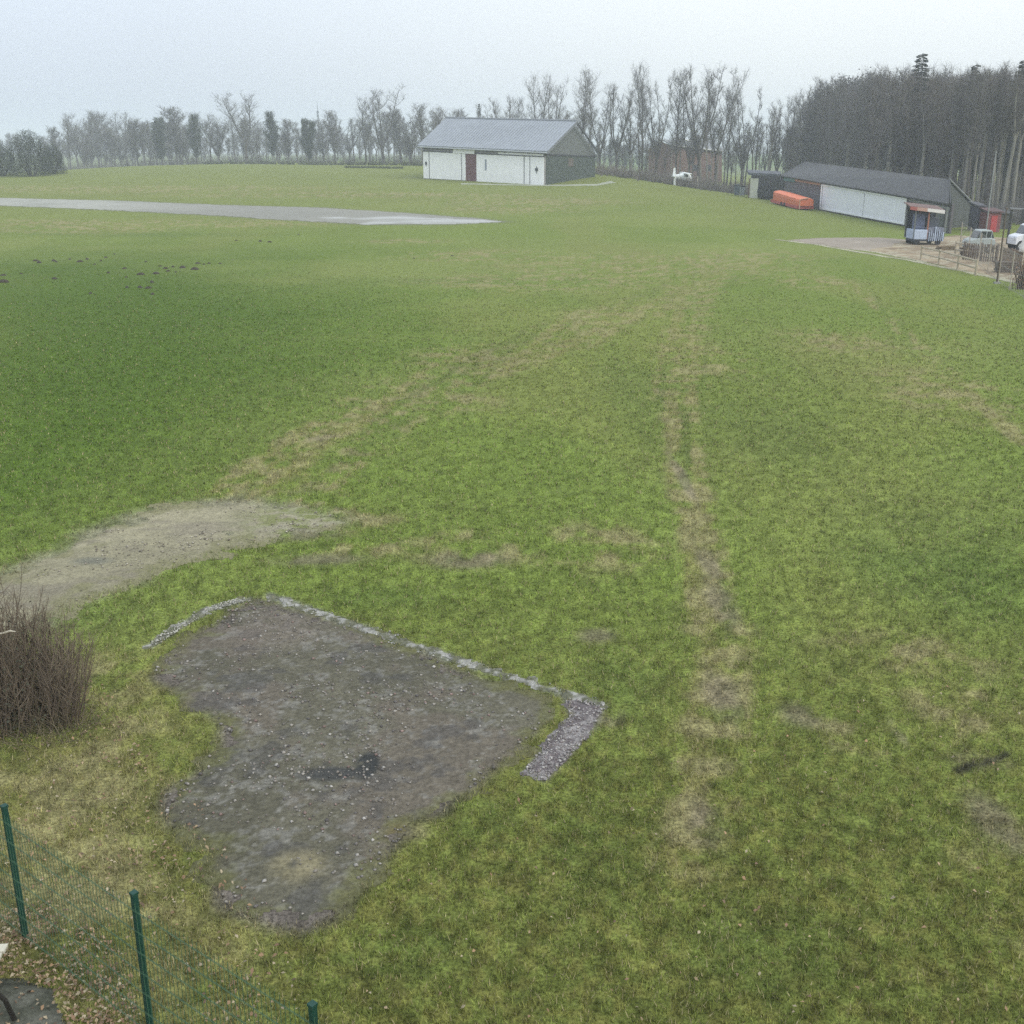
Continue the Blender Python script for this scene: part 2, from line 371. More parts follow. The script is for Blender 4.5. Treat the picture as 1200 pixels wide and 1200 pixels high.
sheet('apron', APRON, (.12, .2), asphalt, .05, .8, 1.2, colf=lambda X, Y: mixc(C(.215, .175, .135), C(.30, .255, .20), fbm(X, Y, 2, 4)))
def yardcol(X, Y):
    a = fbm(X, Y, 1.8, 12); b = fbm(X, Y, .6, 15)
    r = mixc(C(.30, .235, .15), C(.20, .145, .09), S((a - .42) / .2)); return mixc(r, C(.34, .30, .21), S((b - .52) / .15))
sheet('sandy_yard', YARD, (.12, .2), mat('sand_soil', (.3, .25, .18), .95, noise=.25, nscale=3, attr='Col', bump=.5), .03, 1.0, 1.2, colf=yardcol)
edge1 = gp([(912,281),(960,287),(1010,296),(1070,306),(1130,318),(1200,333),(1270,348)])
edge2 = gp([(985,289),(1030,296),(1060,302),(1082,307)])
pale = lambda X, Y: mixc(C(.30, .28, .19), C(.40, .38, .27), S((fbm(X, Y, 1.2, 5, 2) - .4) / .2))
sheet('kerb_strip', edge1, (.08, .12), gravel, .06, .3, .9, strip=.24, colf=pale)
sheet('kerb_strip', edge2, (.08, .12), gravel, .06, .3, .9, strip=.2, colf=pale)
slabP = gp([(-60,1150),(20,1148),(62,1160),(80,1195),(70,1260),(-60,1260)])
sheet('paving', slabP, .03, gravel, .04, .12, .4, colf=lambda X, Y: mixc(C(.075, .078, .058), C(.125, .125, .10), S((fbm(X, Y, .3, 5) - .35) / .3)) * np.where((np.mod(X, .5) < .02) | (np.mod(Y, .5) < .02), .5, 1.)[..., None])

# grass blades and tufts: one uncountable mass
N = 350000
yy = 6.0 * (95 / 6.0) ** (rng.random(N) ** .85); xx = np.where(rng.random(N) < .76, rng.random(N) * 1.4 - .7, (rng.random(N) * .5 + .7) * np.sign(rng.random(N) - .5)) * (yy + 1.5)
_, st, so_, dp_, dpa_ = ground_rgb(xx, yy)
gc, *_ = ground_rgb(xx, yy)
clump = .5 + .7 * (fbm(xx, yy, .12, 91) - .5)
dall = np.minimum(np.minimum(dp_, dpa_), np.minimum(sdist(xx, yy, YARD), np.minimum(sdist(xx, yy, STRIP_C), sdist(xx, yy, slabP))))
dall = np.minimum(dall, np.minimum(sdist(xx, yy, STRIP_A, False), sdist(xx, yy, STRIP_B, False)) - .08)
keep = (dall > -.04 + (clump - .5) * .45) & (rng.random(N) < (.25 + clump * 1.1) * (1 - .7 * so_)) & (rng.random(N) > S((np.hypot(xx, yy) - 35) / 58))
xx, yy, gc, st, clump = xx[keep], yy[keep], gc[keep], st[keep], clump[keep]
nb = 4; n = len(xx)
X = np.repeat(xx, nb) + rng.normal(0, .022, n * nb); Y = np.repeat(yy, nb) + rng.normal(0, .022, n * nb)
hh = (.018 + .052 * rng.random(n * nb) ** 2) * (.8 + .6 * np.repeat(clump, nb)) ; ang = rng.random(n * nb) * 6.283; lean = rng.random(n * nb) * .05
wd = (.003 + .0035 * rng.random(n * nb)) * np.clip(Y / 12, 1, 3.5)
Z = T(X, Y) - .004
dx, dy = np.cos(ang), np.sin(ang); la = rng.random(n * nb) * 6.283
A = np.c_[X - dx * wd, Y - dy * wd, Z]; B = np.c_[X + dx * wd, Y + dy * wd, Z]; Tp = np.c_[X + np.cos(la) * lean, Y + np.sin(la) * lean, Z + hh + .012]
V = np.stack([A, B, Tp], 1).reshape(-1, 3)
cc = np.repeat(gc, nb, 0) * (.45 + 1.25 * rng.random(n * nb))[:, None]
dry = rng.random(n * nb) < .12 + .35 * np.repeat(st, nb)
cc = np.where(dry[:, None], np.array([.32, .28, .15]) * (.6 + .7 * rng.random(n * nb))[:, None], cc)
ccv = np.repeat(cc, 3, 0)
bl = np_mesh('grass', V, np.arange(len(V)).reshape(-1, 3), mat('grass_blade', (.1, .15, .05), .8, attr='Col', spec=.1), ccv)
tag(bl, 'short winter grass blades scattered over the airfield turf', 'grass', kind='stuff')

def scatter_ico(name, P, count, size, cols_, label, cat, lift=0, inside=True, pred=None):
    lo, hi = P.min(0), P.max(0); pts = []
    X = rng.random(count * 4) * (hi[0] - lo[0]) + lo[0]; Y = rng.random(count * 4) * (hi[1] - lo[1]) + lo[1]
    d = sdist(X, Y, P) if inside is True else sdist(X, Y, P, False) - inside
    k = (d < 0) & (fbm(X, Y, .9, 81, 2) + rng.random(len(X)) * .35 > .72); X, Y = X[k][:count], Y[k][:count]; n = len(X)
    t = (1 + 5 ** .5) / 2
    base = np.array([(1,0,0),(-1,0,0),(0,1,0),(0,-1,0),(0,0,.7),(0,0,-.6)], float)
    fc = np.array([(0,2,4),(2,1,4),(1,3,4),(3,0,4),(2,0,5),(1,2,5),(3,1,5),(0,3,5)])
    s = size[0] + (size[1] - size[0]) * rng.random(n) ** 3
    V = base[None] * s[:, None, None] * (.6 + .7 * rng.random((n, 6, 3))); a = rng.random(n) * 6.28
    ca, sa = np.cos(a)[:, None], np.sin(a)[:, None]
    V = np.stack([V[..., 0] * ca - V[..., 1] * sa, V[..., 0] * sa + V[..., 1] * ca, V[..., 2]], -1)
    V += np.c_[X, Y, T(X, Y) + lift + s * .15][:, None]
    Fc = (fc[None] + (np.arange(n) * 6)[:, None, None]).reshape(-1, 3)
    cl = np.array(cols_)[rng.integers(0, len(cols_), n)] * (.7 + .5 * rng.random(n))[:, None]
    o = np_mesh(name, V.reshape(-1, 3), Fc, mat('stone', (.3, .3, .3), .9, attr='Col', spec=.1), np.repeat(cl, 6, 0))
    tag(o, label, cat, kind='stuff')
scatter_ico('pebbles', PAD, 3600, (.006, .032), [(.24, .22, .19), (.16, .145, .125), (.20, .18, .155), (.26, .24, .21), (.18, .165, .15), (.33, .31, .28), (.12, .11, .105), (.22, .16, .14)], 'loose pale and dark stones strewn over the grey gravel pad', 'pebbles', .016)
scatter_ico('pebbles', STRIP_B, 2200, (.008, .024), [(.42, .41, .38), (.30, .29, .27), (.2, .2, .18)], 'pale stones along the long edging strip beside the gravel pad', 'pebbles', .022, inside=.13)
scatter_ico('pebbles', STRIP_A, 900, (.008, .024), [(.42, .41, .36), (.34, .33, .28), (.2, .2, .16)], 'pale stones along the short edging strip at the pad corner', 'pebbles', .022, inside=.10)
scatter_ico('pebbles', STRIP_C, 900, (.008, .026), [(.36, .34, .32), (.2, .17, .165), (.27, .25, .24)], 'mauve and white stones on the short gravel strip right of the pad', 'pebbles', .02)
scatter_ico('pebbles', PATH, 1500, (.01, .03), [(.36, .33, .27), (.25, .22, .18), (.17, .15, .12)], 'small stones on the curved gravel path', 'pebbles', .02)

# fallen leaves (bottom left corner)
def leaves(P, count, label):
    lo, hi = P.min(0), P.max(0); X = rng.random(count * 3) * (hi[0] - lo[0]) + lo[0]; Y = rng.random(count * 3) * (hi[1] - lo[1]) + lo[1]
    k = (sdist(X, Y, P) < 0) & ((sdist(X, Y, slabP) > 0) | (rng.random(len(X)) < .12)) & (fbm(X, Y, .6, 66) + .4 * rng.random(len(X)) > .62); X, Y = X[k][:count], Y[k][:count]; n = len(X)
    a = rng.random(n) * 6.28; s = .012 + .016 * rng.random(n); ti = rng.normal(0, .35, (n, 2))
    q = np.array([(-1, 0), (-.1, -.6), (1, 0), (.1, .6)]); V = np.zeros((n, 4, 3))
    for j in range(4):
        lx = q[j, 0] * s; ly = q[j, 1] * s
        V[:, j, 0] = X + lx * np.cos(a) - ly * np.sin(a); V[:, j, 1] = Y + lx * np.sin(a) + ly * np.cos(a)
        V[:, j, 2] = T(X, Y) + .035 + lx * ti[:, 0] + ly * ti[:, 1] + (.008 if j % 2 else 0) + rng.random(n) * .01
    cl = np.array([(.26, .17, .10), (.19, .12, .075), (.28, .21, .13), (.14, .095, .065), (.30, .25, .17)])[rng.integers(0, 5, n)] * (.7 + .6 * rng.random(n))[:, None]
    o = np_mesh('leaves', V.reshape(-1, 3), np.arange(n * 4).reshape(-1, 4), mat('dead_leaf', (.2, .14, .09), .85, attr='Col', spec=.15), np.repeat(cl, 4, 0))
    tag(o, label, 'leaves', kind='stuff')
leaves(gp([(-80,1090),(60,1060),(150,1120),(170,1260),(-80,1300)]), 1700, 'brown fallen leaves heaped along the paving by the green fence')
leaves(gp([(-80,800),(120,800),(230,940),(330,1100),(380,1230),(-80,1260)]), 1500, 'dry leaves scattered in the rough grass left of the gravel pad')
leaves(gp([(470,960),(1200,760),(1300,1000),(1300,1300),(380,1300)]), 260, 'few pale leaves lying in the near turf')

# ------------------------------------------------------------------ molehills
mh = MB(); rings = []
for k, (rr, zz) in enumerate(((.42, -.03), (.36, .07), (.25, .17), (.12, .23), (.03, .25))):
    rings.append([(rr * (1 + .16 * math.sin(3 * a + k)) * math.cos(a), rr * (1 + .12 * math.cos(2 * a + k)) * math.sin(a), zz + .02 * math.sin(5 * a)) for a in [i * 2 * math.pi / 12 for i in range(12)]])
mh.loft(rings)
mole = mh.build('molehill', mat('dark_earth', (.050, .042, .030), .95, noise=.3, nscale=8), smooth=True)
MOLES = [(42,306,1),(46,308,1.1),(63,306,1.1),(66,307,.8),(82,304,.8),(94,307,1.1),(102,304,1),(111,310,.7),(118,306,.8),(124,302,.8),(134,298,.7),(127,320,.9),(146,315,.9),
         (165,322,1.2),(171,307,.7),(183,321,1.1),(178,331,1),(194,315,1),(203,313,.9),(197,318,.8),(214,314,1.3),(206,319,.7),(228,316,1.3),(232,309,.9),(245,309,.8),(239,310,.7),
         (4,323,.9),(4,331,1.5),(64,327,1),(149,337,.9),(164,337,1),(174,338,1),(179,345,.9),(106,344,.8),(305,283,1.2),(316,284,1),(25,321,.7),(148,325,.6),(188,312,.6),(350,275,.7),
         (485,303,.6),(530,300,.6),(277,282,.7),(258,309,.7)]
for i, (px, py, s) in enumerate(MOLES):
    o = mole if i == 0 else mole.copy()
    if i: COL.objects.link(o)
    o.location = ground(px, py); o.location.z -= .02; o.scale = (s * .30, s * .6, s * .5); o.rotation_euler.z = random.random() * 6
    lb = ('small dark molehill on the meadow beside the runway tip' if px > 400 else 'dark molehill near the runway, apart from the others' if px > 265 else
          'dark molehill at the far left edge of the meadow' if px < 30 else 'dark molehill in the left scatter across the green meadow' if px < 140 else 'dark molehill in the right-hand cluster across the green meadow')
    tag(o, lb, 'molehill', 'molehills on the left meadow')

# ------------------------------------------------------------------ trees
def rvec(a, el): return Vector((math.cos(a) * math.cos(el), math.sin(a) * math.cos(el), math.sin(el)))
def grow(mb, p, d, length, r0, r1, n, rnd, up=.15, jit=.12, segs=4):
    pts = [p.copy()]; rad = [r0]; d = d.normalized()
    for k in range(segs):
        d = (d + Vector((rnd.gauss(0, jit), rnd.gauss(0, jit), rnd.gauss(0, jit) + up))).normalized()
        p = p + d * (length / segs); pts.append(p.copy()); rad.append(r0 + (r1 - r0) * (k + 1) / segs)
    mb.tube(pts, rad, n, cap=False); return pts, rad
def bare_tree(seed, Ht=18, width=.16, clear=.3, prim=16, sec=7, twg=7, fork=1, twr=.016, steep=.9, ivy=0, wob=.035):
    """crown width is given as a share of the height; returns trunk and crown builders"""
    rnd = random.Random(seed); tr = MB(); cr = MB(); lf = []
    stems = []
    if fork == 1: stems.append(grow(tr, Vector((0, 0, -.3)), Vector((rnd.gauss(0, .03), rnd.gauss(0, .03), 1)), Ht * .93, Ht * .012, Ht * .0022, 7, rnd, .14, wob, 9))
    else:
        b, rb = grow(tr, Vector((0, 0, -.3)), Vector((0, 0, 1)), Ht * clear, Ht * .014, Ht * .010, 7, rnd, .2, .03, 3)
        for k in range(fork):
            a = 6.283 * k / fork + rnd.random(); stems.append(grow(tr, b[-1], rvec(a, 1.22 if width > .11 else 1.38), Ht * (.98 - clear) * (.88 + .12 * rnd.random()), Ht * .008, Ht * .002, 6, rnd, .14, .05, 7))
    lmax = Ht * width
    for pts, rad in stems:
        L0 = len(pts) - 1; per = max(6, int(prim / len(stems) * 1.15))
        for i in range(per):
            t0 = clear if fork == 1 else .05; t = t0 + (1 - t0) * (i + rnd.random()) / per; t = min(t, .98)
            k = min(int(t * L0), L0 - 1); fr = t * L0 - k; p = pts[k].lerp(pts[k + 1], fr); r = rad[k] + (rad[k + 1] - rad[k]) * fr
            a = i * 2.4 + rnd.random(); rel = min(1, max(0, (p.z / Ht - clear) / (1 - clear)))
            prof = max(.30, math.sqrt(1 - rel ** 2.4)) * min(1, .50 + rel * 2.2)
            ln = lmax * 1.25 * prof * rnd.uniform(.65, 1.2) * (1 if fork == 1 else .85)
            bp, br = grow(cr, p, rvec(a, rnd.uniform(.50, .95) * steep), ln, min(r * .6, Ht * .0045), Ht * .0010, 4, rnd, .16, .12, 4)
            ns = max(3, int(sec * (.35 + prof)))
            for j in range(ns):
                u = .15 + .85 * (j + rnd.random()) / ns; u = min(u, .995); kk = min(int(u * 4), 3); q = bp[kk].lerp(bp[kk + 1], u * 4 - kk)
                sp_, sr = grow(cr, q, rvec(rnd.random() * 6.283, rnd.uniform(.3, 1.3)), lmax * rnd.uniform(.28, .65) * (.5 + .5 * prof), Ht * .0011, twr * .7, 3, rnd, .14, .16, 3)
                for m in range(twg):
                    v = rnd.random(); z = min(int(v * 3), 2); s_ = sp_[z].lerp(sp_[z + 1], v * 3 - z)
                    d = rvec(rnd.random() * 6.283, rnd.uniform(.1, 1.35)); e = s_ + d * (Ht * rnd.uniform(.02, .065)); mid = s_.lerp(e, .5) + Vector((rnd.gauss(0, .05), rnd.gauss(0, .05), .05))
                    cr.tube([s_, mid, e], [twr * .8, twr * .6, twr * .25], 3, cap=False)
                    if ivy: lf.append(e); lf.append(mid)
    if ivy:
        for c_ in lf:
            for _ in range(ivy):
                p = c_ + Vector((rnd.gauss(0, .25), rnd.gauss(0, .25), rnd.gauss(0, .25))); a = Vector((rnd.gauss(0, 1), rnd.gauss(0, 1), rnd.gauss(0, 1))).normalized() * .10
                b = a.orthogonal().normalized() * .08; cr.quad(p - a, p - b, p + a, p + b)
    return tr, cr
bark = mat('bark', (.085, .075, .064), .95, noise=.3, nscale=1.5, stretch=(3, 3, .6))
bark_pale = mat('bark_pale', (.20, .19, .155), .95, noise=.35, nscale=1.5, stretch=(3, 3, .5))
twig = mat('twig', (.125, .117, .108), .95, noise=.25, nscale=.4)
twig_brown = mat('twig_brown', (.135, .118, .102), .95, noise=.25, nscale=.4)
ivy_m = mat('dark_foliage', (.040, .050, .030), .8, noise=.4, nscale=1)
needle = mat('needles', (.028, .038, .026), .8, noise=.4, nscale=1.2)
protos = {}
def proto(key, tr, cr, mt, mc):
    a = MB.build(tr, 'trunk', mt); b = MB.build(cr, 'crown', mc); protos[key] = (a.data, b.data)
    bpy.data.objects.remove(a); bpy.data.objects.remove(b)
proto('tall0', *bare_tree(1, 18, .17, .26, 34, 6, 8, twr=.014), bark, twig)
proto('tall1', *bare_tree(2, 18, .15, .20, 36, 6, 8, fork=3, twr=.014), bark, twig)
proto('tall2', *bare_tree(3, 18, .19, .32, 34, 7, 8, fork=2, twr=.014), bark, twig)
proto('tall3', *bare_tree(4, 18, .12, .22, 36, 7, 8, fork=4, steep=1.1, twr=.014), bark, twig)
proto('round0', *bare_tree(5, 12, .19, .18, 38, 8, 9, twr=.018), bark, twig)
proto('round1', *bare_tree(6, 12, .19, .14, 38, 8, 9, fork=3, twr=.018), bark, twig)
proto('ivy0', *bare_tree(7, 12, .20, .14, 30, 9, 8, twr=.026, ivy=1), bark, ivy_m)
proto('ivy1', *bare_tree(8, 12, .22, .05, 34, 9, 8, fork=3, twr=.03, ivy=4), bark, ivy_m)
proto('slim0', *bare_tree(9, 17, .080, .50, 26, 5, 6, steep=1.1, twr=.013, wob=.016), bark_pale, twig)
proto('slim1', *bare_tree(10, 17, .085, .42, 26, 5, 6, steep=1.1, twr=.013, wob=.016), bark, twig)
proto('slim2', *bare_tree(12, 17, .085, .55, 24, 5, 6, fork=2, steep=1.15, twr=.013), bark_pale, twig_brown)
proto('slim3', *bare_tree(13, 17, .10, .28, 30, 5, 6, fork=3, steep=1.1, twr=.013), bark, twig_brown)
def dome_bush(seed, Ht=12):
    rnd = random.Random(seed); tr = MB(); cr = MB(); lumps = [(rnd.uniform(0, 6.28), rnd.uniform(.2, .62), rnd.uniform(.35, .7)) for _ in range(12)]
    for k in range(9):
        a = k * .7; grow(tr, Vector((.5 * math.cos(a), .5 * math.sin(a), -.3)), rvec(a, 1.1), Ht * .8, .16, .03, 5, rnd, .1, .08, 5)
    for i in range(9000):
        a = rnd.random() * 6.28; el = math.asin(rnd.random() ** .8); q = rnd.random() ** .3
        R_ = Ht * (.50 + .07 * math.sin(3 * a + seed) + .05 * math.sin(7 * a + 5 * el) + .05 * math.sin(9 * el + 2 * a))
        p = Vector((math.cos(a) * math.cos(el) * R_ * q, math.sin(a) * math.cos(el) * R_ * q, math.sin(el) * Ht * .96 * q * (1 + .05 * math.sin(5 * a)) + .1))
        d = Vector((rnd.gauss(0, 1), rnd.gauss(0, 1), rnd.gauss(.6, 1))).normalized() * rnd.uniform(.15, .5)
        if i % 3: cr.tube([p, p + d * 1.6], [.03, .01], 3, cap=False)
        else: b = d.orthogonal().normalized() * .12; d = d * .6; cr.quad(p - d, p - b, p + d, p + b)
    return tr, cr
proto('bush0', *dome_bush(1), bark, ivy_m)
def conifer(seed, Ht=18):
    rnd = random.Random(seed); tr = MB(); cr = MB(); grow(tr, Vector((0, 0, -.3)), Vector((0, 0, 1)), Ht, Ht * .013, .02, 6, rnd, .2, .01, 6)
    nl = 46
    for i in range(nl):
        z = Ht * (.3 + .7 * i / nl); ln = Ht * .125 * (1 - i / nl) ** .8 + .25
        for k in range(7):
            a = rnd.random() * 6.28; d = rvec(a, -.15 + rnd.gauss(0, .12)); l = ln * rnd.uniform(.7, 1.1); p0 = Vector((0, 0, z + rnd.gauss(0, .1)))
            cr.tube([p0, p0 + d * l], [.03, .01], 3, cap=False); side = d.cross(Vector((0, 0, 1))).normalized()
            for j in range(7):
                q = p0 + d * l * (j + 1) / 7; s = .34 * (1.2 - j / 9); dd = (side * rnd.choice((-1, 1)) + d * .5 + Vector((0, 0, -.25))).normalized() * s
                cr.quad(q, q + dd + Vector((0, 0, -.07)), q + dd * 1.15, q + dd * .8 + d * .09 + Vector((0, 0, .04)))
    return tr, cr
proto('fir0', *conifer(21), bark, needle); proto('fir1', *conifer(22), bark, needle)
REFH = dict(bush=12, tall=18, round=12, ivy=12, slim=17, fir=18)
def plant(key, px, topy, Y, label, group, name='bare_tree', wf=1.0, cat='tree', base=None):
    p = base or stand(px, Y); ztop = at(px, topy, p.y).z; hgt = max(2, ztop - p.z)
    s = hgt / REFH[key[:-1]] / .985
    o = thing(name, label, cat, p, random.random() * 6.28, group, local=True); o.scale = (s * wf, s * wf, s)
    for nm, me in zip(('trunk', 'crown'), protos[key]):
        c = bpy.data.objects.new(nm, me); COL.objects.link(c); c.parent = o
    return o
GL = 'trees in the hazy row along the far left field edge'
LEFT = [ # key, px, top, Y, width factor, label
 ('bush0', 38, 151, 200, 1.0, 'wide dark dense bush at the left end of the field'),
 ('bush0', 4, 168, 205, 1.1, 'low dark bush at the left edge of the picture'),
 ('bush0', 63, 168, 208, .9, 'low dark bush on the right flank of the wide dense bush'),
 ('round0', 73, 150, 330, 1.0, 'pale bare tree rising just right of the wide dark bush'),
 ('round1', 100, 148, 340, .9, 'bare tree under the distant mast at the left'),
 ('round0', 125, 152, 330, .9, 'round bare tree just right of the distant left mast'),
 ('round1', 143, 147, 330, 1.1, 'thin bare tree left of the pointed tree in the far row'),
 ('round0', 162, 141, 310, 1.3, 'pointed bare tree left of the two dark dense trees'),
 ('ivy0', 190, 140, 300, 1.15, 'left one of the two dark dense-crowned trees'),
 ('round0', 213, 127, 310, 1.4, 'pale bare tree between the two dark dense-crowned trees'),
 ('ivy0', 231, 136, 298, 1.15, 'right one of the two dark dense-crowned trees'),
 ('round1', 257, 141, 315, 1.0, 'small bare tree between the dark tree and the tallest left tree'),
 ('tall2', 289, 112, 290, 1.25, 'tallest bare tree of the far left row, with an open crown'),
 ('tall0', 303, 150, 300, 1.0, 'short bare tree hugging the tallest left tree'),
 ('ivy0', 320, 133, 300, .95, 'dark tree just right of the tallest left tree'),
 ('round0', 338, 141, 305, 1.2, 'thin bare tree left of the squat dark tree'),
 ('ivy1', 362, 141, 296, .75, 'squat dark tree beneath the slender far mast'),
 ('round1', 380, 140, 315, 1.2, 'bare tree just right of the squat dark tree'),
 ('round0', 393, 131, 305, .9, 'rounded bare tree halfway between the squat dark tree and the hangar'),
 ('tall3', 410, 140, 300, 1.2, 'narrow bare tree with upswept branches, left of the tall pair'),
 ('tall2', 429, 117, 292, 1.0, 'left one of the tall bare pair before the hangar'),
 ('tall1', 450, 102, 286, 1.25, 'tallest of the bare trees just left of the hangar, fanned crown'),
 ('round0', 470, 130, 290, .9, 'bare tree between the fanned tall tree and the hangar'),
 ('tall3', 482, 134, 280, 1.1, 'short upright bare tree near the hangar'),
 ('tall0', 496, 122, 260, 1.1, 'bare tree rising at the left gable of the hangar'),
 ('tall2', 512, 128, 250, 1.0, 'bare tree just behind the left roof end of the hangar')]
for key, px, ty, Y, wf, lb in LEFT:
    if key[:4] == 'tall' or key[:4] == 'roun': wf *= 1.35
    plant(key, px, ty, Y, lb, GL, 'dense_bush' if key == 'bush0' else 'bare_tree' if key[:3] != 'ivy' else 'dense_tree', wf, 'bush' if key == 'bush0' else 'tree')
GM = 'bare trees behind and right of the hangar'
MIDT = [('tall0',536,128,250,1,'leftmost low bare tree showing over the hangar ridge'),('fir0',562,122,255,.8,'dark pointed tree over the hangar ridge'),('tall1',577,120,250,1,'thin bare tree over the middle of the hangar ridge'),
 ('tall3',592,113,245,1.1,'bare tree over the ridge, left of the full crowned tree'),('tall0',606,115,250,1.1,'bare tree with fine twigs over the right half of the ridge'),('tall2',634,92,232,.9,'left full-crowned tree above the right end of the hangar roof'),('tall1',648,96,238,1.1,'right full-crowned tree above the right end of the hangar roof'),
 ('tall2',680,86,225,1.0,'tall spreading bare tree directly above the hangar gable'),('tall1',702,96,228,1.0,'bare tree right of the spreading tree above the gable'),('tall3',722,100,222,1.1,'upswept bare tree standing right of the hangar'),('tall3',738,108,228,1.0,'thin bare tree left of the leaning high tree'),
 ('tall2',752,81,212,.85,'high bare tree with a small dense top, left of the sky gap'),('tall3',768,92,215,.9,'leaning bare tree at the left rim of the sky gap'),('tall0',791,84,208,.95,'high bare tree at the right rim of the sky gap'),
 ('tall1',806,98,212,.9,'bare tree above the small white aircraft'),('tall3',818,78,206,1.15,'tallest bare tree of the middle group'),('tall2',838,86,208,.95,'broad bare tree just right of the tallest middle tree'),('tall0',851,108,214,.8,'thin bare tree on the right flank of the middle group'),
 ('tall3',868,104,210,.95,'bare tree with a feathery top left of the open shelter'),('slim1',882,135,205,1.2,'low slim bare tree behind the open shelter'),('slim2',897,126,205,1.2,'slim tree above the left end of the shelter'),('tall3',908,118,208,.8,'narrow upswept tree above the shelter roof'),('tall0',922,114,205,.9,'bare tree standing just left of the dense wood')]
for key, px, ty, Y, wf, lb in MIDT: plant(key, px, ty, Y, lb, GM, 'fir_tree' if key[:3] == 'fir' else 'bare_tree', wf)
for i in range(56):
    px = 78 + i * 7.6 + random.uniform(-4, 4)
    plant(random.choice(['round0', 'tall0', 'tall2', 'round1', 'slim1']), px, random.choice((random.uniform(132, 148), random.uniform(148, 166))), random.uniform(315, 400), 'fainter bare tree standing behind the main far left row', 'second hazy row of bare trees at the far left', wf=1.5)
# the smaller trunks that fill the belt between hangar and shelter
for i in range(34):
    px = 700 + i * 7 + random.uniform(-3, 3); Y = random.uniform(205, 245)
    plant(random.choice(['slim0', 'slim1', 'slim2', 'slim3']), px, random.uniform(138, 165), Y, 'thin bare trunk in the tree belt between hangar and open shelter', 'thin trees of the belt', wf=1.2)
for i in range(22):
    px = 470 + i * 11 + random.uniform(-3, 3); Y = random.uniform(255, 290)
    plant(random.choice(['slim0', 'slim1', 'slim3', 'round1']), px, random.uniform(128, 142), Y, 'thin bare tree in the line behind the hangar roof', 'thin trees of the belt', wf=1.2)
# the dense wood on the right
FW = 'bare trees of the dense wood on the right'
def forest_top(px):
    return np.interp(px, [925, 935, 945, 960, 985, 1030, 1080, 1120, 1150, 1200, 1300], [128, 112, 98, 84, 80, 78, 80, 84, 80, 82, 82])
kinds = ['slim0', 'slim1', 'slim2', 'slim3', 'slim1', 'slim3', 'tall0', 'tall3']
cnt = 0
for row, (Ya, Yb, stp) in enumerate(((122, 132, 7.5), (136, 150, 7.0), (155, 172, 6.5), (178, 200, 6.5))):
    px = 932 + row * 2
    while px < 1300:
        px += stp * random.uniform(.6, 1.4); Y = random.uniform(Ya, Yb)
        xlim = 50 if Y < 170 else 44
        if (px - 600) / F * Y < xlim: continue
        k = random.choice(kinds if row else ['slim0', 'slim2', 'slim1', 'slim0'])
        lb = ('bare trunk at the front of the wood behind the grey shed' if row == 0 else 'bare tree deeper inside the wood behind the grey shed')
        plant(k, px, forest_top(px) + random.choice((random.uniform(-7, 6), random.uniform(4, 26))), Y, lb, FW, wf=1.15 if k[0] == 's' else .9); cnt += 1
for px, ty, Y, wf, lb in ((1062, 64, 150, 1.35, 'dark fir rising highest over the middle of the wood'), (1178, 71, 140, 1.3, 'dark fir over the right end of the wood'), (1196, 74, 140, 1.3, 'dark fir at the right edge of the picture'), (1124, 77, 150, 1.2, 'small dark fir between the taller firs')):
    plant('fir0', px, ty, Y, lb, 'dark firs in the wood', 'fir_tree', wf)
# far masses: woods beyond, one object each
def mass(name, spots, label, mt, hgts, twr=.05, bushy=False):
    V = []; Fc = []; off = 0
    srcs = []
    for key in (('round0', 'round1', 'tall0') if not bushy else ('ivy0', 'round1', 'slim3')):
        for me in protos[key]:
            v = np.empty(len(me.vertices) * 3, np.float32); me.vertices.foreach_get('co', v); v = v.reshape(-1, 3)
            q = np.array([list(p.vertices) for p in me.polygons if len(p.vertices) == 4]); srcs.append((key, v, q))
    keys = sorted(set(s[0] for s in srcs))
    for (p, h) in zip(spots, hgts):
        k = random.choice(keys); a = random.random() * 6.28
        for s in srcs:
            if s[0] != k: continue
            sc = h / REFH[k[:-1]]; v = s[1] * sc; x = v[:, 0] * math.cos(a) - v[:, 1] * math.sin(a); y = v[:, 0] * math.sin(a) + v[:, 1] * math.cos(a)
            V.append(np.c_[x * 1.2 + p.x, y * 1.2 + p.y, v[:, 2] + p.z]); Fc.append(s[2] + off); off += len(v)
    o = np_mesh(name, np.concatenate(V), np.concatenate(Fc), mt); tag(o, label, 'woods', kind='stuff')
sp, hg = [], []
for i in range(110):
    px = -80 + i * 6 + random.uniform(-5, 5); Y = random.uniform(430, 560); p = stand(px, Y); sp.append(p); hg.append(max(4, at(px, random.uniform(156, 168), Y).z - p.z))
mass('woods', sp, 'hazy line of woods far beyond the left field', twig, hg)
sp, hg = [], []
for i in range(58):
    px = 925 + i * 6.6; Y = random.uniform(206, 250); p = stand(px, Y); sp.append(p); hg.append(max(6, at(px, forest_top(px) + random.uniform(10, 28), Y).z - p.z))
mass('woods', sp, 'dim depth of the wood far behind its front trunks', twig, hg, bushy=True)
sp, hg = [], []
for i in range(60):
    px = 500 + i * 8; Y = random.uniform(300, 400); p = stand(px, Y); sp.append(p); hg.append(max(5, at(px, random.uniform(158, 172), Y).z - p.z))
mass('woods', sp, 'dark far woodland seen through the belt of bare trees', mat('far_twig', (.05, .055, .045), .95), hg, bushy=True)
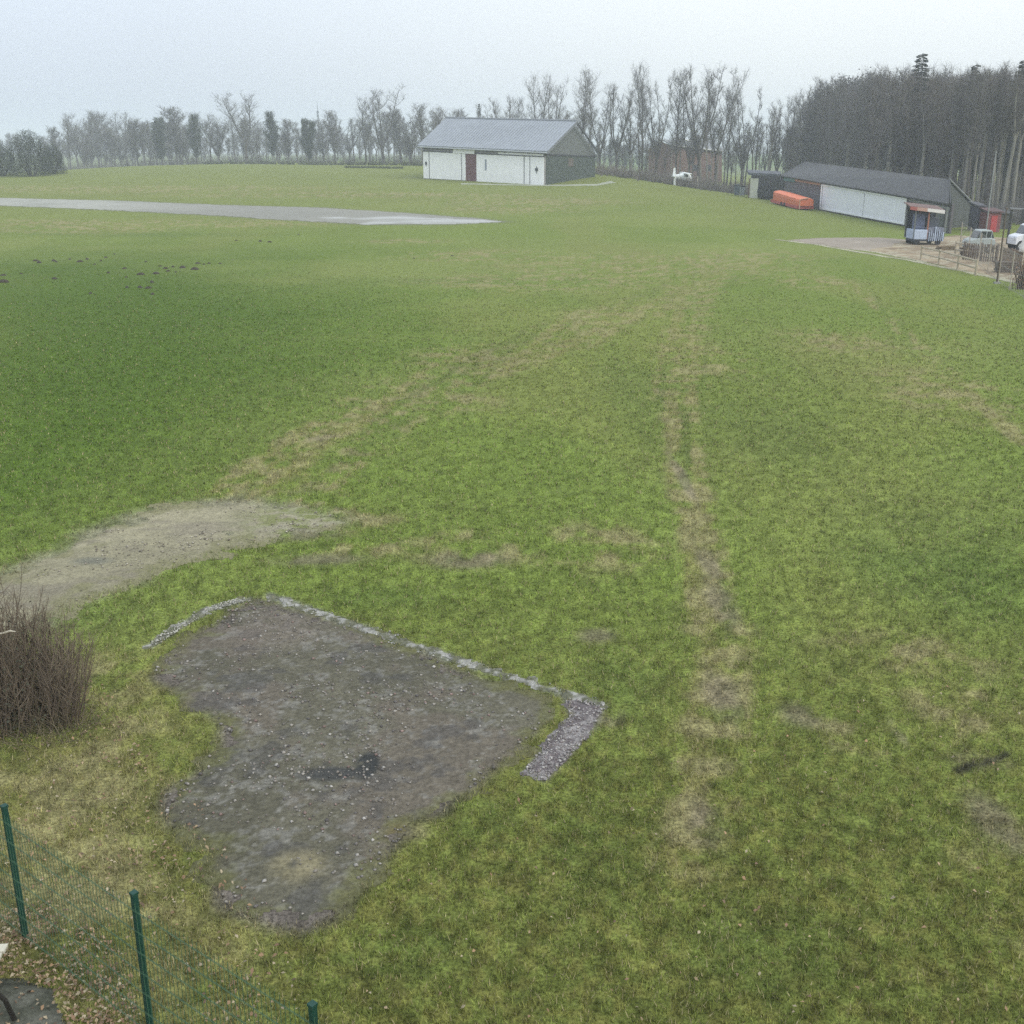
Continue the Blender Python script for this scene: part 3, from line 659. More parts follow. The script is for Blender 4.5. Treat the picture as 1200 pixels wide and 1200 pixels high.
# undergrowth strips
def brush(name, a, b, count, h0, h1, width, m, label, r=.02, nst=5):
    mb = MB(); rnd = random.Random(hash(label) % 1000 if False else len(label))
    for i in range(count):
        t = rnd.random(); p = Vector(a).lerp(Vector(b), t) + Vector((rnd.gauss(0, width * .2), rnd.gauss(0, width), 0)); p.z = float(T(p.x, p.y)) - .05
        for k in range(nst):
            d = rvec(rnd.random() * 6.28, rnd.uniform(.7, 1.5)); hgt = rnd.uniform(h0, h1); mid = p + d * hgt * .5
            mb.tube([p, mid, mid + (d + Vector((rnd.gauss(0, .3), rnd.gauss(0, .3), .2))).normalized() * hgt * .5], [r, r * .8, r * .3], 3, cap=False)
    o = mb.build(name, m); tag(o, label, 'undergrowth', kind='stuff'); return o
brush('undergrowth', stand(700, 202), stand(905, 186), 520, .6, 2.4, 4, twig_brown, 'tangled brown undergrowth at the foot of the bare tree belt', .035, 7)
brush('undergrowth', stand(240, 292), stand(520, 240), 420, .3, 1.0, 1.2, mat('hedge_twig', (.060, .068, .036), .95), 'low dark scrub line under the far left trees', .05, 8)
brush('undergrowth', stand(925, 172), stand(1120, 122), 420, .6, 2.6, 4, twig, 'thin brushwood at the foot of the dense wood', .03, 7)
brush('undergrowth', stand(1120, 122), stand(1260, 118), 350, .6, 2.6, 4, twig, 'thin brushwood in the wood behind the parked cars', .03, 7)
brush('undergrowth', stand(70, 318), stand(520, 300), 420, 1.2, 3.4, 8, twig, 'thin brushwood between the trunks of the far left trees', .035, 7)
brush('undergrowth', stand(404, 232), stand(472, 226), 160, .15, .55, .8, mat('hedge_twig', (.06, .068, .036), .95), 'low dark scrub patch on the field left of the hangar', .05, 8)

# ------------------------------------------------------------------ near bush bottom left
def near_bush():
    o = thing('dead_shrub', 'leafless brown thicket of upright stems at the left edge beside the gravel path', 'shrub', ground(10, 850))
    c = Vector(o.location); rnd = random.Random(5)
    st = MB(); tw = MB(); br = MB()
    for i in range(460):
        a = rnd.random() * 6.28; rr = (rnd.random() ** .6) * 1.0; p = c + Vector((-.26 + rr * math.cos(a) * 1.16, .15 + rr * math.sin(a) * .55, 0)); p.z = float(T(p.x, p.y)) - .03
        out_ = (p.x - c.x + .35) * .22; ln = rnd.uniform(1.1, 2.25) * (1 - .38 * max(0, (p.x - c.x + .35)))
        pts, rad = grow(st, p, Vector((out_ + rnd.gauss(0, .07), rnd.gauss(0, .08), 1)), ln, .008, .003, 4, rnd, .10, .06, 6)
        for j in range(16):
            t = .12 + .85 * rnd.random(); k = min(int(t * 6), 5); q = pts[k].lerp(pts[k + 1], t * 6 - k)
            grow(tw, q, rvec(rnd.random() * 6.28, rnd.uniform(.4, 1.3)), rnd.uniform(.12, .42), .0032, .0012, 3, rnd, .12, .12, 2)
    for i in range(420):   # low brambles spreading to the right
        p = c + Vector((rnd.uniform(-.9, 1.12), rnd.gauss(0, .25) - .1, 0)); p.z = float(T(p.x, p.y)) - .02
        grow(br, p, rvec(rnd.random() * 6.28, rnd.uniform(.4, 1.2)), rnd.uniform(.2, .65), .005, .002, 3, rnd, -.06, .2, 4)
    st.build('stem', mat('bush_stem', (.115, .088, .062), .9, noise=.3, nscale=3), o)
    tw.build('twig', mat('bush_twig', (.150, .118, .085), .9), o)
    br.build('bramble', mat('bramble', (.12, .10, .06), .9), o)
    lv = MB()
    for i in range(4200):
        p = c + Vector((rnd.gauss(-.38, .42), rnd.gauss(.1, .3), abs(rnd.gauss(.45, .38)) + .05)); a = Vector((rnd.gauss(0, 1), rnd.gauss(0, 1), rnd.gauss(0, .6))).normalized() * rnd.uniform(.012, .028)
        b = a.orthogonal().normalized() * a.length * .7; lv.quad(p - a, p - b, p + a, p + b)
    lv.build('foliage', mat('bush_leaf', (.060, .062, .038), .8, noise=.4, nscale=3), o)
near_bush()
pc = at(8, 742, 12.4)
pst = MB().tube([pc + Vector((-.22, 0, -.03)), pc + Vector((-.05, .0, .0)), pc + Vector((.04, 0, .03)), pc + Vector((.11, 0, .02))], [.010, .012, .013, .006], 6)
tag(pst.build('broken_branch', mat('pale_wood', (.42, .38, .30), .8, noise=.2, nscale=9)), 'pale broken branch caught in the brown thicket', 'branch')

# ------------------------------------------------------------------ green mesh fence, bench
def fence():
    zt = 1.42; tops = []
    for (px, py) in ((5, 946), (157, 1048)):
        d = ray(px, py); t = (zt - H) / d[2]; tops.append(Vector((d[0] * t, d[1] * t, 0)))
    step = tops[1] - tops[0]
    d = ray(366, 1176); t = (zt + .02 - H) / d[2]; p3 = Vector((d[0] * t, d[1] * t, 0))
    P = [tops[0] - step, tops[0], tops[1], p3, p3 + (p3 - tops[1])]
    o = thing('mesh_fence', 'green wire mesh fence with square posts in the bottom left corner', 'fence', (P[1].x, P[1].y, float(T(P[1].x, P[1].y))))
    gm_ = mat('green_paint', (.010, .050, .036), .5, noise=.25, nscale=5); wm = mat('green_wire', (.055, .115, .065), .5)
    for p in P:
        z0 = float(T(p.x, p.y)); b = MB().box((p.x, p.y, (z0 + zt) / 2 - .1), (.046, .046, zt - z0 + .2), math.atan2(step.y, step.x))
        pst = b.build('post', gm_, o, bevel=.004)
        MB().box((p.x, p.y, zt + .012), (.054, .054, .02), math.atan2(step.y, step.x)).build('post_cap', gm_, pst).matrix_parent_inverse = Matrix.Identity(4)
    for a, b in zip(P[:-1], P[1:]):
        w_ = MB(); ln = (b - a).length; n_ = int(ln / .05); off = (b - a).normalized().cross(Vector((0, 0, 1))) * .034
        for i in range(1, n_):
            q = a.lerp(b, i / n_) + off; w_.tube([(q.x, q.y, .06), (q.x, q.y, 1.38)], .0024, 4, cap=False)
        for z in (.1, .3, .5, .7, .9, 1.1, 1.3):
            for s in (-1, 1):
                o2 = off * (1 + s * .12); w_.tube([(a.x + o2.x, a.y + o2.y, z), (b.x + o2.x, b.y + o2.y, z)], .0019, 4, cap=False)
        w_.build('mesh_panel', wm, o)
fence()
def bench():
    c = ground(-38, 1170); o = thing('garden_bench', 'pale plank bench with dark bent legs at the bottom left corner', 'bench', c)
    pale_ = mat('bench_plank', (.50, .47, .38), .7, noise=.2, nscale=8, stretch=(6, 1, 1)); dk = mat('bench_metal', (.025, .023, .02), .5)
    e = at(8, 1108, c.y - .05)
    d = ray(9, 1112); t = (.47 - H) / d[2]; e = Vector((d[0] * t, d[1] * t, .47))
    for k in range(4):
        MB().box((e.x - .66, e.y - .06 - k * .115, .47), (1.3, .10, .03), .10).build('seat_plank', pale_, o, bevel=.004)
    d = ray(17, 1195); t = (-H + .03) / d[2]; f = Vector((d[0] * t, d[1] * t, .03))
    d = ray(0, 1160); t = (-H + .45) / d[2]; gq = Vector((d[0] * t, d[1] * t, .45))
    MB().tube([gq + Vector((-.05, 0, 0)), gq.lerp(f, .35), f], [.02, .02, .022], 8).build('leg', dk, o)
    MB().tube([gq + Vector((-1.0, 0, 0)), gq.lerp(f, .35) + Vector((-1.1, 0, 0)), f + Vector((-1.2, 0, 0))], [.02, .02, .022], 8).build('leg', dk, o)
bench()

# ------------------------------------------------------------------ hangar
def slab(mb, a, b, c, d, th):     # thick quad, extruded along its normal
    a, b, c, d = map(Vector, (a, b, c, d)); n = (b - a).cross(d - a).normalized() * th
    mb.prism([a, b, c, d], n); return mb
def hangar():
    A = stand(497, 186); B = stand(638, 170); Cc = stand(697, 192); D_ = A + (Cc - B)
    up = lambda p, py: Vector((p.x, p.y, at(600, py, p.y).z))
    Ae, Be, Ce = up(A, 169.5), up(B, 176), up(Cc, 180); De = Vector((D_.x, D_.y, Ce.z + Ae.z - Be.z))
    RR = at(671, 143, 181); RL = at(527, 139.5, 197)
    for p in (A, B, Cc, D_): p.z -= .6
    o = thing('hangar', 'white hangar with grey pitched roof, red-brown door and dark green gable', 'hangar', (A.x, A.y, stand(497, 186).z))
    white = mat('white_cladding', (.84, .84, .83), .6, noise=.12, nscale=2.5, stretch=(2, 2, .15)); fascia = mat('hangar_fascia', (.30, .29, .28), .8, noise=.15, nscale=1)
    green = mat('dark_green_boards', (.062, .078, .066), .8, noise=.22, nscale=1.5, stretch=(3, 3, .3)); upper = mat('gable_boards', (.135, .145, .140), .85, noise=.18, nscale=1.5, stretch=(3, 3, .3))
    roofm = mat('hangar_roof', (.255, .275, .30), .7, noise=.10, nscale=.5); dark = mat('dark_trim', (.04, .042, .045), .7)
    def fp(u, v, out_=0):         # point on the front wall; u along, v up between ground and eave
        lo = A.lerp(B, u) + Vector((0, 0, .6)); hi = Ae.lerp(Be, u); n = (Vector((B.x, B.y, 0)) - Vector((A.x, A.y, 0))).normalized().cross(Vector((0, 0, 1)))
        return Vector((lo.x, lo.y, lo.z + (hi.z - lo.z) * v)) + n * out_
    w_ = MB(); w_.prism([A, B, Be, RR.lerp(Be, 1), Ae][:3] + [Ae], (B - A).cross(Vector((0, 0, 1))).normalized() * -.3); w_.build('wall', fascia, o)
    g_ = MB(); n = (Cc - B).cross(Vector((0, 0, 1))).normalized()
    g_.prism([B, Cc, Ce, RR, Be], -n * .3); gw = g_.build('gable_wall', upper, o)
    def gp_(u, v, out_=0):
        lo = B.lerp(Cc, u) + Vector((0, 0, .6)); hi = Be.lerp(Ce, u); return Vector((lo.x, lo.y, lo.z + (hi.z - lo.z) * v)) + n * out_
    slab(MB(), gp_(.01, -.05, .05), gp_(.99, -.05, .05), gp_(.99, .84, .05), gp_(.01, .84, .05), .08).build('gable_door', green, o)
    slab(MB(), gp_(.0, .84, .05), gp_(1, .84, .05), gp_(1, .90, .05), gp_(.0, .90, .05), .12).build('gable_rail', dark, o)
    win = slab(MB(), gp_(.42, .50, .14), gp_(.52, .50, .14), gp_(.52, .78, .14), gp_(.42, .78, .14), .04).build('window', mat('old_shutter', (.13, .11, .095), .8), o)
    for u in (.08, .22, .7, .86): slab(MB(), gp_(u, .55, .14), gp_(u + .06, .55, .14), gp_(u + .06, .74, .14), gp_(u, .74, .14), .03).build('window', mat('dim_pane', (.075, .092, .083), .5), o)
    g2 = MB(); g2.prism([A, D_, De, RL, Ae], n * .0 + (B - A).normalized() * .3); g2.build('far_gable_wall', green, o)
    MB().prism([D_, Cc, Ce, De], Vector((0, -.3, 0))).build('rear_wall', fascia, o)
    panels = [(0.0, .052, .80), (.057, .335, .80), (.34, .372, .80), (.462, .845, .80), (.85, .89, .80), (.895, 1.0, .80)]
    for i, (u0, u1, v) in enumerate(panels):
        slab(MB(), fp(u0 + .001, -.02 if i > 2 else .02, .04), fp(u1 - .002, -.02 if i > 2 else .02, .04), fp(u1 - .002, v, .04), fp(u0 + .001, v, .04), .10).build('sliding_door', white, o)
    slab(MB(), fp(.27, .80, .15), fp(.45, .80, .15), fp(.45, .92, .15), fp(.27, .92, .15), .10).build('door_canopy', white, o)
    slab(MB(), fp(.64, .83, .10), fp(.995, .83, .10), fp(.995, .885, .10), fp(.64, .885, .10), .06).build('white_rail', white, o)
    dr = slab(MB(), fp(.373, -.03, .02), fp(.46, -.03, .02), fp(.46, .795, .02), fp(.373, .795, .02), .08).build('entrance_door', mat('red_brown_door', (.125, .050, .050), .7, noise=.15, nscale=2), o)
    slab(MB(), fp(0, .885, .05), fp(1, .885, .05), fp(1, .90, .05), fp(0, .90, .05), .10).build('track', dark, o)
    for a_, b_ in ((0, .27), (.452, .636), (.64, 1.0)): slab(MB(), fp(a_, .802, .16), fp(b_, .802, .16), fp(b_, .83, .16), fp(a_, .83, .16), .05).build('lower_track', dark, o)
    emb = mat('emblem_dark', (.05, .055, .06), .7)
    for u, v, s in ((.028, .45, .55), (.945, .43, .75)):     # small upright aeroplane-like emblems
        e = MB(); du = .009 * s
        slab(e, fp(u - du * .35, v - .14 * s, .16), fp(u + du * .35, v - .14 * s, .16), fp(u + du * .35, v + .14 * s, .16), fp(u - du * .35, v + .14 * s, .16), .02)
        slab(e, fp(u - du * 1.6, v - .035, .185), fp(u + du * 1.6, v - .035, .185), fp(u + du * 1.6, v + .05, .185), fp(u - du * 1.6, v + .05, .185), .02)
        e.build('emblem', emb, o)
    slab(MB(), fp(.535, .35, .16), fp(.547, .35, .16), fp(.547, .66, .16), fp(.535, .66, .16), .02).build('emblem', mat('emblem_grey', (.22, .25, .30), .7), o)
    for u in (.052, .337, .848, .892): slab(MB(), fp(u, -.02, .13), fp(u + .004, -.02, .13), fp(u + .004, .80, .13), fp(u, .80, .13), .02).build('panel_joint', mat('joint', (.30, .31, .32), .8), o)
    # roof: two slopes with overhang, ribbed sheets
    al = (Be - Ae).normalized(); ov = al * .8
    def slope(e0, e1, r0, r1, nm):
        m_ = MB(); e0, e1, r0, r1 = e0 - ov, e1 + ov, r0 - ov, r1 + ov; dn0 = (e0 - r0).normalized() * .7; dn1 = (e1 - r1).normalized() * .7
        slab(m_, e0 + dn0, e1 + dn1, r1, r0, .12)
        N_ = 44
        for i in range(N_ + 1):
            t_ = i / N_; a_ = (e0 + dn0).lerp(e1 + dn1, t_); b_ = r0.lerp(r1, t_); nn = (e1 - e0).cross(r0 - e0).normalized() * .15
            if nn.z < 0: nn = -nn
            m_.tube([a_ + nn, b_ + nn], .05, 4)
        return m_.build(nm, roofm, o)
    rf = slope(Ae, Be, RL, RR, 'roof_slope'); slope(Ce, De, RR, RL, 'roof_slope')
    MB().tube([RL - ov + Vector((0, 0, .2)), RR + ov + Vector((0, 0, .2))], .16, 6).build('ridge_cap', mat('ridge', (.20, .21, .22), .7), o)
    gut = MB(); gut.tube([Ae - ov - (RL - Ae).normalized() * .75 + Vector((0, 0, -.1)), Be + ov - (RR - Be).normalized() * .75 + Vector((0, 0, -.1))], .10, 6); gut.build('gutter', mat('gutter_pale', (.38, .40, .41), .5), o)
    for e_, nm in ((Be, 1), (Ce, 2)):
        dv = (RR - e_).normalized(); a_ = e_ - dv * .75 + ov * 1.02; b_ = RR + ov * 1.02
        MB().prism([a_ + Vector((0, 0, -.28)), b_ + Vector((0, 0, -.28)), b_ + Vector((0, 0, .06)), a_ + Vector((0, 0, .06))], al * .1).build('verge_board', dark if nm == 2 else mat('verge_grey', (.16, .17, .18), .7), o)
    # pale concrete strip in front and to the right
    st_ = stand(610, 172); 
    return o
hangar()
sheet('concrete_strip', gp([(540,214.6),(640,216.5),(700,215.6),(716,212),(722,214),(700,217.6),(640,218),(540,216)]), (.2, .25), asphalt, .06, .3, 2, colf=lambda X, Y: mixc(C(.24, .26, .17), C(.33, .33, .26), fbm(X, Y, 2, 3)))

# ------------------------------------------------------------------ brick barn behind the trees
def barn():
    Yb = 246; o = thing('brick_barn', 'red-brown barn with pale roof edges behind the bare tree belt', 'barn', stand(800, Yb))
    brick = mat('old_brick', (.17, .105, .085), .9, noise=.2, nscale=2); rf = mat('barn_roof', (.20, .21, .215), .8); pl = mat('pale_eave', (.55, .55, .54), .7)
    g0, g1, gr = at(760, 214, Yb), at(785, 214, Yb - 3), at(775, 166, Yb - 2); e0, e1 = at(760, 174, Yb), at(788, 171, Yb - 3)
    MB().prism([g0, g1, e1, gr, e0], (0, .4, 0)).build('gable_wall', brick, o)
    w1 = at(846, 214, Yb + 14); we = at(846, 178, Yb + 14)
    MB().prism([g1 + Vector((0, .4, 0)), w1, we, e1 + Vector((0, .4, 0))], (0, .4, 0)).build('long_wall', brick, o)
    slab(MB(), e1 + Vector((-.3, -.2, .1)), we + Vector((.5, -.3, .1)), at(838, 165, Yb + 20), gr + Vector((0, -.3, .3)), .15).build('roof_slope', rf, o)
    slab(MB(), e0 + Vector((-.4, -.1, 0)), gr + Vector((0, -.2, .15)), gr + Vector((0, 12, .15)), e0 + Vector((-.4, 12, 0)), .15).build('roof_slope', rf, o)
    MB().tube([e1 + Vector((.0, -.5, .1)), we + Vector((.5, -.6, .1))], .16, 5).build('eave_board', pl, o)
    MB().tube([at(790, 161, Yb - 1), at(812, 166, Yb)], .22, 5).build('roof_edge', pl, o)
    for px in (800, 815, 830):
        c = at(px, 197, Yb + 2); MB().box((c.x, c.y, c.z), (1.0, .3, 1.3)).build('window', mat('barn_window', (.05, .05, .055), .4), o)
barn()

# ------------------------------------------------------------------ small white aircraft
def aircraft():
    c = stand(797, 192); o = thing('light_aircraft', 'small white aircraft parked at the foot of the bare trees, tail fin up', 'aircraft', c)
    wm = mat('aircraft_white', (.74, .77, .74), .4); dk = mat('dark_glass', (.03, .035, .04), .2)
    sx = 192 / F; x0 = c.x; z0 = c.z
    rings = []
    for (dx, rr, zc) in ((-8.5, .16, 1.55), (-5, .30, 1.5), (0, .58, 1.42), (5, .72, 1.35), (9, .66, 1.3), (11.5, .45, 1.22), (13, .12, 1.2)):
        rings.append([(x0 + dx * sx, c.y + rr * .8 * math.cos(a), z0 + zc + rr * math.sin(a)) for a in [i * math.pi / 6 for i in range(12)]])
    MB().loft(rings).build('fuselage', wm, o, smooth=True)
    MB().prism([(x0 - 9.2 * sx, c.y - .06, z0 + 1.3), (x0 - 5.5 * sx, c.y - .06, z0 + 1.5), (x0 - 6.2 * sx, c.y - .06, z0 + 2.9), (x0 - 8.0 * sx, c.y - .06, z0 + 2.9)], (0, .12, 0)).build('tail_fin', wm, o)
    MB().prism([(x0 - 9.2 * sx, c.y - 1.4, z0 + 1.5), (x0 - 6.5 * sx, c.y - 1.4, z0 + 1.5), (x0 - 6.5 * sx, c.y + 1.4, z0 + 1.5), (x0 - 9.2 * sx, c.y + 1.4, z0 + 1.5)], (0, 0, .1)).build('tailplane', wm, o)
    MB().prism([(x0 + 3 * sx, c.y - 4.5, z0 + 1.9), (x0 + 8 * sx, c.y - 4.5, z0 + 1.9), (x0 + 9 * sx, c.y + 4.5, z0 + 2.0), (x0 + 3 * sx, c.y + 4.5, z0 + 2.0)], (0, 0, .14)).build('wing', wm, o, bevel=.03)
    MB().prism([(x0 - 8.4 * sx, c.y - .75, z0 - .02), (x0 - 5.6 * sx, c.y - .75, z0 - .02), (x0 - 5.6 * sx, c.y - .75, z0 + 1.9), (x0 - 8.0 * sx, c.y - .75, z0 + 2.0)], (0, .10, 0)).build('cover_panel', wm, o)
    MB().box((x0 + 6.5 * sx, c.y - .5, z0 + 1.62), (3.4 * sx, .35, .35)).build('canopy', dk, o, bevel=.05)
    for dx in (4, 10): MB().tube([(x0 + dx * sx, c.y - .6, z0 + .24), (x0 + dx * sx, c.y - .42, z0 + .24)], .24, 12).build('wheel', dk, o)
    for dx in (4, 10): MB().tube([(x0 + dx * sx, c.y - .5, z0 + .24), (x0 + dx * sx, c.y - .2, z0 + .95)], .05, 6).build('strut', dk, o)
aircraft()
def bale():
    c = stand(768, 196); o = MB()
    for i in range(60):
        a = random.random() * 6.28; p = c + Vector((random.gauss(0, 1.6), random.gauss(0, .8), 0)); o.tube([p, p + rvec(a, .7) * random.uniform(.5, 1.2)], [.05, .02], 3)
    tag(o.build('brush_pile', mat('straw_pile', (.24, .20, .13), .95)), 'low heap of dry brushwood left of the white aircraft', 'brush pile')
bale()
def marker(px, Y, hpx, rgb, label):
    c = stand(px, Y); h = hpx * Y / F; m = MB().tube([c, c + Vector((0, 0, h))], [.06, .05], 6)
    tag(m.build('marker_post', mat('post_%d' % px, rgb, .7)), label, 'post')
marker(817, 187, 14, (.45, .42, .33), 'thin pale marker post right of the white aircraft')
marker(388, 236, 5, (.08, .08, .07), 'small dark marker stump on the far left field')

# blue-grey bins beside the shelter
def bin_(px, Y, rgb, label, wpx=5.5, hpx=12):
    c = stand(px, Y); k = Y / F; o = thing('wheelie_bin', label, 'bin', c); m = mat('bin_%d' % px, rgb, .5); wd = wpx * k / 2; h = hpx * k
    lo = [c + Vector((sx * wd * .8, sy * wd * .9, .08)) for sx, sy in ((-1, -1), (1, -1), (1, 1), (-1, 1))]; hi = [c + Vector((sx * wd, sy * wd * 1.1, h * .88)) for sx, sy in ((-1, -1), (1, -1), (1, 1), (-1, 1))]
    MB().loft([lo, hi]).build('body', m, o)
    MB().prism([c + Vector((sx * wd * 1.1, sy * wd * 1.25, h * .9)) for sx, sy in ((-1, -1), (1, -1), (1, 1), (-1, 1))], (0, 0, h * .1)).build('lid', mat('bin_lid', (.035, .045, .06), .5), o, bevel=.02)
    for s in (-1, 1): MB().tube([c + Vector((s * wd * .7, -wd * 1.05, .12)), c + Vector((s * wd * .9, -wd * 1.05, .12))], .12, 8).build('wheel', mat('rubber', (.02, .02, .02), .8), o)
bin_(863, 172, (.10, .125, .15), 'blue-grey bin, left one of the pair beside the open shelter')
bin_(869.5, 173, (.30, .34, .36), 'paler grey bin, right one of the pair beside the open shelter', 5, 11)

# ------------------------------------------------------------------ open shelter with tractor
RUB = mat('rubber', (.02, .02, .02), .8)
def shelter():
    Y = 166; o = thing('open_shelter', 'dark flat-roofed open shelter with a cream end panel', 'shelter', stand(896, Y)); dk = mat('dark_boards', (.045, .045, .048), .85, noise=.25, nscale=2)
    a, b = at(877, 205, Y), at(914, 207, Y - 4)
    MB().prism([a, b, b + Vector((1.5, 6, .3)), a + Vector((1, 6, .3))], (0, 0, .32)).build('roof', mat('shelter_roof', (.085, .09, .105), .8), o)
    p0, p1 = at(879.5, 209, Y), at(889, 209, Y - 1); zb = stand(884, Y).z - .1
    MB().prism([Vector((p0.x, p0.y, zb)), Vector((p1.x, p1.y, zb)), p1, p0], (0, .12, 0)).build('end_panel', mat('cream_panel', (.52, .52, .42), .7, noise=.12, nscale=2), o)
    MB().box((p0.x - .14, p0.y, (zb + p0.z) / 2), (.12, .15, p0.z - zb)).build('post', mat('brown_post', (.12, .07, .045), .8), o)
    for px in (903, 913):
        q = at(px, 208, Y - 3); z = stand(px, Y - 3).z; MB().box((q.x, q.y, (q.z + z) / 2), (.16, .16, q.z - z + .2)).build('post', dk, o)
    q0, q1 = stand(879, Y + 6), stand(916, Y + 5)
    MB().prism([q0, q1, q1 + Vector((0, 0, 3.6)), q0 + Vector((0, 0, 3.4))], (0, .12, 0)).build('rear_wall', dk, o)
shelter()
def tractor():
    Y = 163.5; c = stand(898, Y); k = Y / F; o = thing('tractor', 'dark tractor with a big grey-hubbed wheel under the open shelter', 'tractor', c); body = mat('tractor_body', (.07, .08, .09), .5); hub = mat('hub_grey', (.30, .31, .34), .5)
    def wheel(x, y, r, wd):
        z = c.z + r; w_ = MB(); prof = [(-wd, .62), (-wd, .93), (-wd * .6, 1.0), (wd * .6, 1.0), (wd, .93), (wd, .62)]
        w_.loft([[(x + r * q * math.cos(a), y + yy_, z + r * q * math.sin(a)) for a in [i * math.pi / 10 for i in range(20)]] for yy_, q in prof]); t = w_.build('wheel', RUB, o)
        h_ = MB().tube([(x, y - wd * .8, z), (x, y + wd * .6, z)], r * .6, 18).build('hub', hub, t); h_.matrix_parent_inverse = Matrix.Identity(4)
        h2 = MB().tube([(x, y - wd * 1.1, z), (x, y - wd * .8, z)], r * .18, 10).build('hub_cap', body, t); h2.matrix_parent_inverse = Matrix.Identity(4)
    wheel(c.x, c.y, 8.3 * k, .22); wheel(c.x + 10.5 * k, c.y + .1, 4.6 * k, .15); wheel(c.x, c.y + 1.5, 8.3 * k, .22); wheel(c.x + 10.5 * k, c.y + 1.4, 4.6 * k, .15)
    MB().box((c.x + 7 * k, c.y + .8, c.z + 1.25), (11 * k, .7, .8)).build('bonnet', body, o, bevel=.06)
    MB().box((c.x - 1 * k, c.y + .8, c.z + 1.7), (4.5 * k, .5, .5)).build('seat', RUB, o, bevel=.05)
    MB().tube([(c.x - 3 * k + 0, c.y + .3, c.z + 1.4), (c.x - 3 * k, c.y + .3, c.z + 2.5), (c.x - 3 * k, c.y + 1.3, c.z + 2.5), (c.x - 3 * k, c.y + 1.3, c.z + 1.4)], .05, 6).build('roll_bar', body, o)
    fe = MB(); R_ = 9.2 * k; arc = [(c.x + R_ * math.cos(a), c.y + .05, c.z + 8.3 * k + R_ * math.sin(a)) for a in [.3 + i * .25 for i in range(9)]]
    for p, q in zip(arc[:-1], arc[1:]): fe.quad(p, q, (q[0], q[1] + .5, q[2]), (p[0], p[1] + .5, p[2]))
    fe.build('mudguard', body, o)
tractor()

